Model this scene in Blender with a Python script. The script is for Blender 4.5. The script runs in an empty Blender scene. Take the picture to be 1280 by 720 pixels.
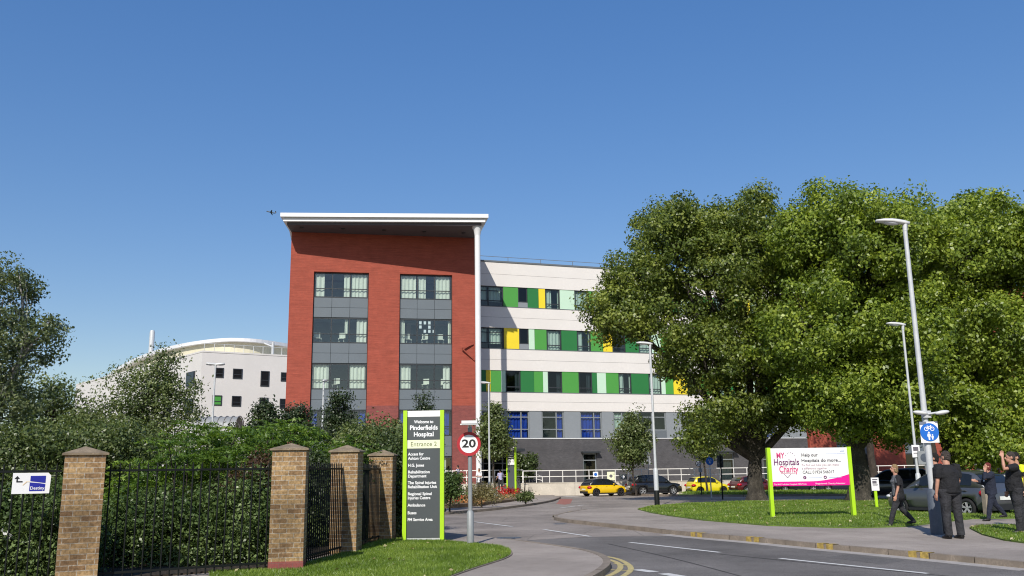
import bpy, bmesh, math, random
import numpy as np
from mathutils import Vector, Matrix, noise
R = math.radians
rnd = random.Random(11)
scene = bpy.context.scene
COL = scene.collection

# ---------------------------------------------------------------- camera
F = 1120.0; PITCH = math.atan(230.0/F); ROLL = 0.0145; CAMH = 1.62
fwd = Vector((0, math.cos(PITCH), math.sin(PITCH)))
up0 = Vector((0, -math.sin(PITCH), math.cos(PITCH))); r0 = Vector((1, 0, 0))
cup = up0*math.cos(ROLL) + r0*math.sin(ROLL)
crt = r0*math.cos(ROLL) - up0*math.sin(ROLL)
CAM = Vector((0, 0, CAMH))
cam = bpy.data.cameras.new('camera'); cam.sensor_width = 36; cam.lens = F/1280*36
cam.clip_start = 0.1; cam.clip_end = 6000
camo = bpy.data.objects.new('camera', cam); COL.objects.link(camo)
m3 = Matrix((crt, cup, -fwd)).transposed()
camo.matrix_world = Matrix.Translation(CAM) @ m3.to_4x4()
scene.camera = camo

def ray(px, py): return fwd + crt*((px-640)/F) + cup*((360-py)/F)
def G(px, py, z=0.0):
    d = ray(px, py); t = (z-CAMH)/d.z
    p = CAM + d*t; return Vector((p.x, p.y, z))
def gz(Y): return -.32*min(1, max(0, (Y-44)/27))       # the ground falls gently towards the hospital
def GT(px, py, dz=0.0):
    z = 0.0
    for _ in range(12): p = G(px, py, z+dz); z = gz(p.y)
    return Vector((p.x, p.y, z+dz))
def at(px, py, Y):
    d = ray(px, py); return CAM + d*(Y/d.y)
def px_of(p):
    q = Vector(p)-CAM; w = q.dot(fwd)
    return 640+F*q.dot(crt)/w, 360-F*q.dot(cup)/w

# ---------------------------------------------------------------- light
SUN_EL, SUN_AZ = R(38), R(13)          # azimuth: behind the camera, to its left
sd = Vector((-math.sin(SUN_AZ)*math.cos(SUN_EL), -math.cos(SUN_AZ)*math.cos(SUN_EL), math.sin(SUN_EL)))
sl = bpy.data.lights.new('sun', 'SUN'); sl.energy = 4.4; sl.angle = R(0.53); sl.color = (1.0, 0.945, 0.86)
so = bpy.data.objects.new('sun', sl); COL.objects.link(so)
so.rotation_euler = sd.to_track_quat('Z', 'Y').to_euler()
w = bpy.data.worlds.new('World'); scene.world = w; w.use_nodes = True
nt = w.node_tree; nt.nodes.clear()
sky = nt.nodes.new('ShaderNodeTexSky'); sky.sky_type = 'NISHITA'; sky.sun_disc = False
sky.sun_elevation = SUN_EL
sky.sun_rotation = math.atan2(sd.x, sd.y)
sky.altitude = 0; sky.air_density = 1.1; sky.dust_density = 0.5; sky.ozone_density = 2.6
bg = nt.nodes.new('ShaderNodeBackground'); bg.inputs[1].default_value = 0.09
wo = nt.nodes.new('ShaderNodeOutputWorld')
hs = nt.nodes.new('ShaderNodeHueSaturation'); hs.inputs['Saturation'].default_value = 1.72; hs.inputs['Value'].default_value = 2.42; hs.inputs['Hue'].default_value = .516
gm = nt.nodes.new('ShaderNodeGamma'); gm.inputs[1].default_value = .6; nt.links.new(sky.outputs[0], gm.inputs[0]); nt.links.new(gm.outputs[0], hs.inputs['Color']); nt.links.new(hs.outputs[0], bg.inputs[0]); nt.links.new(bg.outputs[0], wo.inputs[0])
vs = scene.view_settings; vs.view_transform = 'Standard'; vs.look = 'None'; vs.gamma = 1; vs.exposure = 0.12
vs.use_curve_mapping = False
scene.cycles.pixel_filter_type = 'BLACKMAN_HARRIS'; scene.cycles.filter_width = 1.1; scene.cycles.max_bounces = 8; scene.cycles.transparent_max_bounces = 16
scene.cycles.diffuse_bounces = 3

# ---------------------------------------------------------------- materials
def lin(h):
    h = h.lstrip('#'); out = []
    for i in (0, 2, 4):
        c = int(h[i:i+2], 16)/255
        out.append(c/12.92 if c <= .04045 else ((c+.055)/1.055)**2.4)
    return tuple(out)
def newmat(name):
    m = bpy.data.materials.new(name); m.use_nodes = True
    t = m.node_tree; b = t.nodes['Principled BSDF']; return m, t, b
def node(t, kind, **kw):
    n = t.nodes.new(kind)
    for k, v in kw.items(): setattr(n, k, v)
    return n
def mixrgb(t, fac, a, b, mode='MIX'):
    n = t.nodes.new('ShaderNodeMix'); n.data_type = 'RGBA'; n.blend_type = mode
    for sock, v in ((n.inputs[0], fac), (n.inputs[6], a), (n.inputs[7], b)):
        if hasattr(v, 'is_output'): t.links.new(v, sock)
        elif isinstance(v, (int, float)): sock.default_value = v
        else: sock.default_value = (*v, 1)
    return n.outputs[2]
def noise_fac(t, scale, detail=4, coord='Object', lo=.35, hi=.65, vec=None, rough=.6):
    if vec is None:
        tc = t.nodes.new('ShaderNodeTexCoord'); vec = tc.outputs[coord]
    n = t.nodes.new('ShaderNodeTexNoise'); n.inputs['Scale'].default_value = scale; n.inputs['Detail'].default_value = detail
    n.inputs['Roughness'].default_value = rough
    t.links.new(vec, n.inputs['Vector'])
    mr = t.nodes.new('ShaderNodeMapRange'); mr.inputs[1].default_value = lo; mr.inputs[2].default_value = hi
    t.links.new(n.outputs[0], mr.inputs[0]); return mr.outputs[0]
def bump(t, b, h, strength=.3, dist=.01):
    n = t.nodes.new('ShaderNodeBump'); n.inputs['Strength'].default_value = strength; n.inputs['Distance'].default_value = dist
    t.links.new(h, n.inputs['Height']); t.links.new(n.outputs[0], b.inputs['Normal'])
def plain(name, col, rough=.7, metal=0, var=.12, scale=6, coat=0, spec=.4, fine=True):
    m, t, b = newmat(name)
    b.inputs['Roughness'].default_value = rough; b.inputs['Metallic'].default_value = metal
    b.inputs['Specular IOR Level'].default_value = spec
    if coat: b.inputs['Coat Weight'].default_value = coat; b.inputs['Coat Roughness'].default_value = .06
    f = noise_fac(t, scale)
    a = tuple(c*(1-var) for c in col); c2 = tuple(min(1, c*(1+var)) for c in col)
    o = mixrgb(t, f, a, c2)
    if fine:
        f2 = noise_fac(t, scale*9, 3)
        o = mixrgb(t, f2, o, tuple(c*(1-var*.6) for c in col))
    t.links.new(o, b.inputs['Base Color'])
    return m
def brickmat(name, c1, c2, mortar, bw=.215, bh=.065, ms=.010, var=.25, bumpd=.006, streak=0):
    m, t, b = newmat(name); b.inputs['Roughness'].default_value = .85; b.inputs['Specular IOR Level'].default_value = .25
    uv = node(t, 'ShaderNodeUVMap'); uv.uv_map = 'UVMap'
    br = node(t, 'ShaderNodeTexBrick'); br.offset = .5
    br.inputs['Scale'].default_value = 1; br.inputs['Brick Width'].default_value = bw+ms; br.inputs['Row Height'].default_value = bh+ms
    br.inputs['Mortar Size'].default_value = ms*.5; br.inputs['Mortar Smooth'].default_value = .1; br.inputs['Bias'].default_value = -.1
    br.inputs['Color1'].default_value = (*c1, 1); br.inputs['Color2'].default_value = (*c2, 1); br.inputs['Mortar'].default_value = (*mortar, 1)
    t.links.new(uv.outputs[0], br.inputs['Vector'])
    f = noise_fac(t, 1.3, 5)
    o = mixrgb(t, 1.0, br.outputs[0], mixrgb(t, f, (1-var,)*3, (1+var*.4,)*3), 'MULTIPLY')
    f2 = noise_fac(t, 28, 3); o = mixrgb(t, 1.0, o, mixrgb(t, f2, (1-var*.8,)*3, (1.12,)*3), 'MULTIPLY')
    if streak:
        mp = node(t, 'ShaderNodeMapping'); mp.inputs['Scale'].default_value = (.5, .5, 14)
        tc = node(t, 'ShaderNodeTexCoord'); t.links.new(tc.outputs['Object'], mp.inputs[0])
        f3 = noise_fac(t, 1.0, 3, vec=mp.outputs[0]); o = mixrgb(t, 1.0, o, mixrgb(t, f3, (1-streak,)*3, (1+streak*.5,)*3), 'MULTIPLY')
    t.links.new(o, b.inputs['Base Color']); bump(t, b, br.outputs['Fac'], -.4, bumpd)
    return m
def leafmat(name, c1, c2, c3, trans=.3, rough=.42):
    m, t, b = newmat(name)
    g = node(t, 'ShaderNodeNewGeometry')
    cr = node(t, 'ShaderNodeValToRGB'); cr.color_ramp.elements[0].color = (*c1, 1); cr.color_ramp.elements[1].color = (*c3, 1)
    e = cr.color_ramp.elements.new(.55); e.color = (*c2, 1)
    f = noise_fac(t, .7, 3, lo=.4, hi=.62)
    mx = node(t, 'ShaderNodeMath', operation='MULTIPLY_ADD'); mx.inputs[1].default_value = .62
    m2 = node(t, 'ShaderNodeMath', operation='MULTIPLY'); m2.inputs[1].default_value = .5
    t.links.new(f, m2.inputs[0]); t.links.new(g.outputs['Random Per Island'], mx.inputs[0]); t.links.new(m2.outputs[0], mx.inputs[2])
    t.links.new(mx.outputs[0], cr.inputs[0]); t.links.new(cr.outputs[0], b.inputs['Base Color'])
    b.inputs['Roughness'].default_value = rough; b.inputs['Specular IOR Level'].default_value = .5
    tr = node(t, 'ShaderNodeBsdfTranslucent')
    t.links.new(mixrgb(t, 1.0, cr.outputs[0], (1.5, 1.5, .6), 'MULTIPLY'), tr.inputs[0])
    ms = node(t, 'ShaderNodeMixShader'); ms.inputs[0].default_value = trans
    t.links.new(b.outputs[0], ms.inputs[1]); t.links.new(tr.outputs[0], ms.inputs[2])
    t.links.new(ms.outputs[0], t.nodes['Material Output'].inputs[0])
    return m
def glassmat(name, tint=(.7, .78, .8), refl=.12):
    m, t, b = newmat(name)
    tr = node(t, 'ShaderNodeBsdfTransparent'); tr.inputs[0].default_value = (*tint, 1)
    gl = node(t, 'ShaderNodeBsdfGlossy'); gl.inputs['Roughness'].default_value = .03
    lw = node(t, 'ShaderNodeLayerWeight'); lw.inputs[0].default_value = .35
    mr = node(t, 'ShaderNodeMapRange'); mr.inputs[3].default_value = refl; mr.inputs[4].default_value = .45
    t.links.new(lw.outputs['Facing'], mr.inputs[0])
    ms = node(t, 'ShaderNodeMixShader'); t.links.new(mr.outputs[0], ms.inputs[0])
    t.links.new(tr.outputs[0], ms.inputs[1]); t.links.new(gl.outputs[0], ms.inputs[2])
    t.links.new(ms.outputs[0], t.nodes['Material Output'].inputs[0]); return m
def asphalt(name, col, blotch=.26, speck=.35, crack=0):
    m, t, b = newmat(name); b.inputs['Roughness'].default_value = .85; b.inputs['Specular IOR Level'].default_value = .25
    o = mixrgb(t, noise_fac(t, .35, 6), tuple(c*(1-blotch) for c in col), tuple(c*(1+blotch) for c in col))
    f2 = noise_fac(t, 70, 2)
    o = mixrgb(t, 1.0, o, mixrgb(t, f2, (1-speck,)*3, (1+speck,)*3), 'MULTIPLY')
    f3 = noise_fac(t, 4.5, 6, lo=.3, hi=.5)
    o = mixrgb(t, 1.0, o, mixrgb(t, f3, (.86, .85, .84), (1, 1, 1)), 'MULTIPLY')
    if crack:
        tc = node(t, 'ShaderNodeTexCoord'); br = node(t, 'ShaderNodeTexVoronoi', feature='DISTANCE_TO_EDGE'); br.inputs['Scale'].default_value = .55
        t.links.new(tc.outputs['Object'], br.inputs[0])
        mr = node(t, 'ShaderNodeMapRange'); mr.inputs[1].default_value = .0; mr.inputs[2].default_value = .012; t.links.new(br.outputs[0], mr.inputs[0])
        o = mixrgb(t, mr.outputs[0], tuple(c*.6 for c in col), o)
    t.links.new(o, b.inputs['Base Color']); bump(t, b, f2, .25, .004); return m

M = {}
M['asph_old'] = asphalt('old asphalt', (.262, .228, .200), crack=1)
M['asph_new'] = asphalt('new asphalt', (.150, .138, .128))
M['paving'] = asphalt('pavement asphalt', (.315, .272, .235), .2, .3)
M['kerb'] = plain('kerb stone', (.25, .205, .16), .85, var=.3, scale=3)
M['channel'] = plain('concrete channel', (.38, .35, .32), .85, var=.25, scale=3)
M['concrete'] = plain('concrete', (.56, .51, .43), .85, var=.18, scale=1.2)
M['white_line'] = plain('white road paint', (.62, .61, .58), .7, var=.25, scale=9)
M['yellow_line'] = plain('yellow road paint', (.50, .41, .18), .75, var=.25, scale=9)
M['yellow_mark'] = plain('yellow kerb paint', (.44, .31, .08), .7, var=.5, scale=14)
M['tactile'] = plain('red tactile paving', (.33, .13, .10), .85, var=.2)
M['soil'] = plain('soil', (.05, .038, .026), .95, var=.4, scale=3)
M['mulch'] = plain('bark mulch', (.20, .135, .08), .95, var=.5, scale=10)
M['turf'] = plain('turf', (.11, .17, .028), .95, var=.4, scale=2)
M['earth'] = plain('far ground', (.09, .10, .05), .95, var=.3, scale=.05)
M['white_wall'] = plain('white render', (.70, .665, .625), .7, var=.04, scale=.5)
M['white_far'] = plain('pale render', (.66, .63, .60), .75, var=.05, scale=.4)
M['cream_far'] = plain('cream render', (.62, .58, .43), .75, var=.05, scale=.4)
M['joint'] = plain('wall joint', (.30, .28, .27), .8)
M['red_brick'] = brickmat('red brick', (.355, .080, .050), (.31, .068, .044), (.25, .082, .060), .215, .065, .010, .10, .006, streak=.16)
M['plinth_brick'] = brickmat('plum brick', (.25, .072, .062), (.20, .060, .055), (.19, .085, .075), .215, .065, .010, .12, .006, streak=.10)
M['grey_brick'] = brickmat('grey brick', (.098, .094, .098), (.078, .076, .080), (.066, .064, .066), .215, .065, .010, .15, .004, streak=.06)
M['buff_brick'] = brickmat('buff brick', (.41, .27, .13), (.21, .12, .06), (.42, .36, .28), .215, .065, .012, .5, .010)
M['cap_stone'] = plain('cap stone', (.25, .195, .13), .9, var=.45, scale=7)
M['grey_panel'] = plain('grey cladding', (.125, .142, .158), .55, var=.05, scale=1)
M['pale_grey_panel'] = plain('pale grey cladding', (.235, .255, .272), .5, var=.05, scale=1)
M['spandrel'] = plain('spandrel metal', (.128, .152, .172), .5, var=.05, scale=1)
M['frame'] = plain('window frame', (.035, .04, .045), .45, var=.1)
M['frame_light'] = plain('pale window frame', (.22, .24, .25), .45, var=.1)
M['green_mid'] = plain('mid green panel', (.075, .30, .055), .45, var=.04, scale=1)
M['green_dark'] = plain('dark green panel', (.025, .17, .045), .45, var=.04, scale=1)
M['green_pale'] = plain('pale green panel', (.52, .70, .54), .5, var=.03, scale=1)
M['yellow_panel'] = plain('yellow panel', (.80, .62, .03), .5, var=.04, scale=1)
M['curtain'] = plain('cream curtain', (.78, .78, .66), .9, var=.08, scale=3)
M['curtain_green'] = plain('pale green curtain', (.55, .66, .56), .9, var=.08, scale=3)
M['curtain_blue'] = plain('blue curtain', (.012, .06, .42), .9, var=.25, scale=3)
M['interior'] = plain('room interior', (.36, .46, .47), .9, var=.2, scale=.8)
M['dark_void'] = plain('dark interior', (.02, .022, .025), .9, var=.2)
M['glass'] = glassmat('window glass', (.74, .80, .80), .05)
M['glass_tower'] = glassmat('tower window glass', (.78, .86, .86), .12)
M['glass_dark'] = glassmat('dark glass', (.20, .23, .26), .03)
M['roof_white'] = plain('white metal', (.72, .72, .72), .4, var=.04, scale=1)
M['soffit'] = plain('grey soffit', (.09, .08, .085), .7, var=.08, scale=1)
M['galv'] = plain('galvanised steel', (.52, .535, .54), .5, .1, var=.12, scale=8)
M['grey_steel'] = plain('grey painted steel', (.27, .285, .29), .5, .1, var=.12, scale=8)
M['base_paint'] = plain('blue grey paint', (.075, .09, .115), .55, var=.2, scale=8)
M['black_paint'] = plain('black paint', (.008, .010, .009), .6, var=.2, scale=8, spec=.2)
M['white_paint'] = plain('white paint', (.74, .74, .72), .5, var=.06, scale=5)
M['rail_white'] = plain('white railing paint', (.72, .70, .66), .5, var=.06, scale=5)
M['lime'] = plain('lime green paint', (.40, .66, .015), .45, var=.05, scale=3)
M['sign_grey'] = plain('charcoal sign panel', (.068, .078, .082), .5, var=.06, scale=2)
M['sign_cream'] = plain('pale lime panel', (.78, .80, .55), .5, var=.03)
M['sign_white'] = plain('white sign face', (.80, .79, .78), .45, var=.03, scale=2)
M['magenta'] = plain('magenta print', (.72, .005, .27), .45, var=.03)
M['pink_text'] = plain('pink print', (.62, .05, .20), .5)
M['purple_text'] = plain('purple print', (.16, .035, .13), .5)
M['grey_text'] = plain('grey print', (.13, .12, .14), .5)
M['dim_text'] = plain('dull pink print', (.45, .25, .33), .5)
M['blue_text'] = plain('pale blue print', (.33, .42, .68), .5)
M['olive_text'] = plain('olive print', (.16, .18, .08), .5)
M['white_text'] = plain('white print', (.82, .82, .82), .5, var=.02)
M['black_text'] = plain('black print', (.012, .012, .013), .5)
M['red_ring'] = plain('red sign border', (.40, .016, .025), .45, var=.06)
M['navy_print'] = plain('navy print', (.018, .024, .30), .45)
M['orange_print'] = plain('pale orange print', (.80, .62, .40), .5)
M['sign_blue'] = plain('blue sign face', (.012, .13, .52), .4, var=.04)
M['lamp_glass'] = plain('lamp lens', (.62, .62, .60), .25, var=.05)
M['timber'] = plain('weathered timber', (.30, .25, .19), .9, var=.3, scale=5)
M['bark'] = plain('bark', (.060, .047, .036), .95, var=.45, scale=3)
M['bark_pale'] = plain('mottled bark', (.075, .066, .052), .95, var=.75, scale=2.2)
for kk in ('bark', 'bark_pale'):
    t_ = M[kk].node_tree; mp_ = node(t_, 'ShaderNodeMapping'); mp_.inputs['Scale'].default_value = (1, 1, .22); tc_ = node(t_, 'ShaderNodeTexCoord'); t_.links.new(tc_.outputs['Object'], mp_.inputs[0])
    bump(t_, t_.nodes['Principled BSDF'], noise_fac(t_, 11, 5, vec=mp_.outputs[0], lo=.3, hi=.7), 1.0, .06)
M['birch'] = plain('birch bark', (.38, .36, .33), .85, var=.4, scale=3)
M['leaf_plane'] = leafmat('plane tree leaves', (.052, .078, .016), (.125, .172, .028), (.29, .33, .065), .33)
M['leaf_plane2'] = leafmat('lime tree leaves', (.070, .112, .016), (.175, .245, .028), (.36, .43, .06), .35)
M['leaf_dry'] = leafmat('browning leaves', (.050, .070, .016), (.085, .115, .025), (.15, .15, .04), .3)
M['leaf_birch'] = leafmat('birch leaves', (.060, .085, .035), (.115, .150, .060), (.24, .275, .13), .3)
M['leaf_alder'] = leafmat('alder leaves', (.055, .080, .026), (.105, .145, .042), (.23, .265, .10), .3)
M['leaf_sumac'] = leafmat('sumac leaves', (.050, .100, .014), (.120, .205, .028), (.26, .36, .055), .36)
M['leaf_dark'] = leafmat('dark shrub leaves', (.030, .048, .014), (.056, .085, .022), (.12, .155, .045), .22)
M['leaf_ivy'] = leafmat('glossy shrub leaves', (.034, .060, .018), (.072, .115, .030), (.17, .23, .08), .2, .35)
M['leaf_ivy'].node_tree.nodes['Principled BSDF'].inputs['Specular IOR Level'].default_value = .25
M['leaf_yew'] = leafmat('conifer needles', (.016, .030, .011), (.030, .050, .017), (.060, .085, .028), .15)
M['leaf_red'] = leafmat('copper leaves', (.05, .03, .018), (.10, .055, .03), (.16, .10, .04), .3)
M['leaf_straw'] = leafmat('dry grass leaves', (.12, .10, .04), (.20, .17, .07), (.30, .27, .12), .3)
M['petal_red'] = leafmat('red petals', (.40, .02, .02), (.55, .04, .03), (.70, .10, .06), .25)
M['petal_orange'] = leafmat('mixed petals', (.45, .18, .06), (.55, .30, .12), (.70, .55, .35), .25)
M['petal_white'] = leafmat('white petals', (.6, .6, .55), (.72, .72, .68), (.8, .8, .76), .2)
M['grass'] = leafmat('grass blades', (.085, .140, .016), (.150, .235, .026), (.25, .33, .055), .3)
M['litter'] = leafmat('fallen leaves', (.26, .20, .08), (.42, .36, .18), (.6, .55, .35), .2)

def carpaint(name, col, metal=.0):
    m = plain(name, col, .32, metal, .04, 2, coat=.9, spec=.5, fine=False); return m
M['car_yellow'] = carpaint('yellow car paint', (.78, .50, .0))
M['car_lemon'] = carpaint('lemon car paint', (.72, .60, .01))
M['car_black'] = carpaint('black car paint', (.008, .009, .012))
M['car_grey'] = carpaint('grey car paint', (.10, .105, .115), .5)
M['car_red'] = carpaint('red car paint', (.075, .006, .010))
M['car_silver'] = carpaint('dark blue car paint', (.014, .018, .035), .2)
M['car_glass'] = plain('car glass', (.012, .014, .016), .08, var=.1, spec=.6, fine=False)
M['tyre'] = plain('tyre rubber', (.015, .015, .016), .85, var=.2)
M['alloy'] = plain('alloy rim', (.48, .48, .49), .35, .5, var=.08)
M['dark_rim'] = plain('dark rim', (.05, .045, .045), .4, .4, var=.08)
M['tail_red'] = plain('red tail lens', (.45, .008, .02), .2, var=.1)
M['head_lens'] = plain('clear lens', (.6, .6, .62), .15, var=.05)
M['plastic'] = plain('black plastic', (.02, .02, .022), .6, var=.15)
M['plate_white'] = plain('number plate', (.75, .75, .70), .5)
M['skin'] = plain('skin', (.45, .235, .16), .55, var=.1, scale=12)
M['cloth_black'] = plain('black cloth', (.013, .013, .015), .9, var=.2, scale=4)
M['cloth_trouser'] = plain('dark trouser cloth', (.030, .030, .034), .9, var=.25, scale=4)
M['cloth_navy'] = plain('navy cloth', (.016, .02, .036), .9, var=.2, scale=9)
M['cloth_grey'] = plain('grey cloth', (.14, .145, .155), .9, var=.2, scale=9)
M['cloth_white'] = plain('white cloth', (.70, .70, .72), .9, var=.06, scale=9)
M['cloth_lilac'] = plain('lilac cloth', (.42, .40, .60), .9, var=.08, scale=9)
M['hivis'] = plain('high visibility cloth', (.72, .80, .03), .8, var=.06, scale=9)
for kk in ('cloth_black', 'cloth_trouser', 'cloth_navy', 'cloth_grey', 'cloth_white', 'cloth_lilac', 'hivis'):
    t_ = M[kk].node_tree; bump(t_, t_.nodes['Principled BSDF'], noise_fac(t_, 4.5, 3, lo=.3, hi=.7), .8, .05)
M['shoe'] = plain('black leather', (.012, .011, .011), .5, var=.2)
M['hair_grey'] = plain('grey brown hair', (.075, .06, .05), .8, var=.35, scale=30)
M['hair_blond'] = plain('fair hair', (.36, .24, .12), .75, var=.3, scale=30)
M['hair_red'] = plain('red hair', (.20, .035, .03), .75, var=.3, scale=30)
M['hair_dark'] = plain('dark hair', (.02, .016, .014), .75, var=.3, scale=30)

# ---------------------------------------------------------------- scene graph
def thing(name, label, cat, loc=(0, 0, 0), rotz=0, group=None, kind=None):
    o = bpy.data.objects.new(name, None); COL.objects.link(o); o.empty_display_size = .2
    o.location = loc; o.rotation_euler = (0, 0, rotz)
    return tag(o, label, cat, group, kind)
def tag(o, label=None, cat=None, group=None, kind=None):
    if label: o['label'] = label
    if cat: o['category'] = cat
    if group: o['group'] = group
    if kind: o['kind'] = kind
    return o
def dup(root, loc, rotz, label=None, scale=None):
    r = root.copy(); COL.objects.link(r); r.location = loc; r.rotation_euler = (0, 0, rotz)
    if label: r['label'] = label
    if scale: r.scale = scale
    for ch in list(root.children):
        c = ch.copy(); COL.objects.link(c); c.parent = r
        for g in ch.children:
            d = g.copy(); COL.objects.link(d); d.parent = c
    return r

class MB:
    def __init__(s): s.v = []; s.f = []; s.m = []; s.sm = []
    def add(s, vs, fs, m=0, smooth=False, mat=None):
        o = len(s.v)
        for p in vs:
            p = Vector(p)
            if mat is not None: p = mat @ p
            s.v.append(p)
        for f in fs: s.f.append([i+o for i in f]); s.m.append(m); s.sm.append(smooth)
        return s
    def box(s, x0, x1, y0, y1, z0, z1, m=0, mat=None):
        vs = [(x0, y0, z0), (x1, y0, z0), (x1, y1, z0), (x0, y1, z0), (x0, y0, z1), (x1, y0, z1), (x1, y1, z1), (x0, y1, z1)]
        return s.add(vs, [(0, 3, 2, 1), (4, 5, 6, 7), (0, 1, 5, 4), (1, 2, 6, 5), (2, 3, 7, 6), (3, 0, 4, 7)], m, False, mat)
    def cbox(s, c, d, m=0, mat=None):
        return s.box(c[0]-d[0]/2, c[0]+d[0]/2, c[1]-d[1]/2, c[1]+d[1]/2, c[2]-d[2]/2, c[2]+d[2]/2, m, mat)
    def bar(s, p0, p1, w, h, m=0):
        p0 = Vector(p0); p1 = Vector(p1); d = p1-p0; L = d.length
        q = d.to_track_quat('Y', 'Z').to_matrix().to_4x4()
        return s.box(-w/2, w/2, 0, L, -h/2, h/2, m, Matrix.Translation(p0) @ q)
    def path(s, pts, rad, n=8, m=0, caps=True):
        pts = [Vector(p) for p in pts]
        if not hasattr(rad, '__len__'): rad = [rad]*len(pts)
        vs = []; fs = []; side = None
        for i, p in enumerate(pts):
            d = (pts[min(i+1, len(pts)-1)]-pts[max(i-1, 0)]).normalized()
            if side is None:
                side = d.cross(Vector((0, 0, 1)) if abs(d.z) < .95 else Vector((1, 0, 0))).normalized()
            side = (side-d*side.dot(d)).normalized(); oth = d.cross(side)
            for k in range(n):
                a = 2*math.pi*k/n; vs.append(p+(side*math.cos(a)+oth*math.sin(a))*rad[i])
        for i in range(len(pts)-1):
            for k in range(n):
                k2 = (k+1) % n; fs.append((i*n+k, i*n+k2, (i+1)*n+k2, (i+1)*n+k))
        s.add(vs, fs, m, True)
        if caps:
            s.add(vs[:n], [tuple(range(n))[::-1]], m); s.add(vs[-n:], [tuple(range(n))], m)
        return s
    def prism(s, poly, z0, z1, m=0, mat=None, top=True, bottom=True):
        """poly in xy, extruded along z"""
        n = len(poly); A = sum(poly[i][0]*poly[(i+1) % n][1]-poly[(i+1) % n][0]*poly[i][1] for i in range(n))
        if A < 0: poly = poly[::-1]
        vs = [(p[0], p[1], z0) for p in poly]+[(p[0], p[1], z1) for p in poly]
        fs = [(i, (i+1) % n, n+(i+1) % n, n+i) for i in range(n)]
        if bottom: fs.append(tuple(range(n))[::-1])
        if top: fs.append(tuple(range(n, 2*n)))
        return s.add(vs, fs, m, False, mat)
    def ell(s, c, r, m=0, nu=12, nv=8, mat=None):
        vs = []; fs = []
        for j in range(nv+1):
            th = math.pi*j/nv
            for i in range(nu):
                ph = 2*math.pi*i/nu
                vs.append((c[0]+r[0]*math.sin(th)*math.cos(ph), c[1]+r[1]*math.sin(th)*math.sin(ph), c[2]+r[2]*math.cos(th)))
        for j in range(nv):
            for i in range(nu):
                i2 = (i+1) % nu; fs.append((j*nu+i, (j+1)*nu+i, (j+1)*nu+i2, j*nu+i2))
        return s.add(vs, fs, m, True, mat)
    def build(s, name, mats, parent=None, loc=None, rotz=0, link=True):
        me = bpy.data.meshes.new(name)
        me.from_pydata([tuple(p) for p in s.v], [], s.f)
        if not isinstance(mats, (list, tuple)): mats = [mats]
        for mm in mats: me.materials.append(mm)
        me.polygons.foreach_set('material_index', s.m)
        me.polygons.foreach_set('use_smooth', s.sm)
        uvl = me.uv_layers.new(name='UVMap'); me.update()
        uv = uvl.data
        for p in me.polygons:
            n = p.normal
            if abs(n.z) > .75:
                for li in p.loop_indices:
                    co = me.vertices[me.loops[li].vertex_index].co; uv[li].uv = (co.x, co.y)
            else:
                t = Vector((-n.y, n.x, 0)).normalized()
                for li in p.loop_indices:
                    co = me.vertices[me.loops[li].vertex_index].co; uv[li].uv = (co.x*t.x+co.y*t.y, co.z)
        o = bpy.data.objects.new(name, me); COL.objects.link(o)
        if parent is not None: o.parent = parent
        if loc is not None: o.location = loc
        if rotz: o.rotation_euler = (0, 0, rotz)
        return o

def text_geo(s, size, bold=0.0, width=None, align='CENTER', extrude=0.0):
    cu = bpy.data.curves.new('t', 'FONT'); cu.body = s; cu.size = size; cu.align_x = align; cu.align_y = 'CENTER'
    cu.offset = bold*size; cu.extrude = extrude; cu.resolution_u = 3
    ob = bpy.data.objects.new('t', cu); COL.objects.link(ob)
    dg = bpy.context.evaluated_depsgraph_get(); dg.update()
    me = bpy.data.meshes.new_from_object(ob.evaluated_get(dg))
    vs = [v.co.copy() for v in me.vertices]; fs = [tuple(p.vertices) for p in me.polygons]
    bpy.data.objects.remove(ob); bpy.data.curves.remove(cu); bpy.data.meshes.remove(me)
    if width and vs:
        w0 = max(v.x for v in vs)-min(v.x for v in vs)
        for v in vs: v.x *= width/w0
    return vs, fs
def lettering(name, parent, lines, mats, y=-.004):
    """lines: (text, x, z, size, align, material index, bold, width); faces local -Y"""
    mb = MB()
    for ln in lines:
        s, x, z, size, al, mi, bo = ln[:7]; wd = ln[7] if len(ln) > 7 else None
        vs, fs = text_geo(s, size, bo, wd, al)
        mb.add([(x+v.x, y, z+v.y) for v in vs], fs, mi)
    return mb.build(name, mats, parent)

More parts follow.
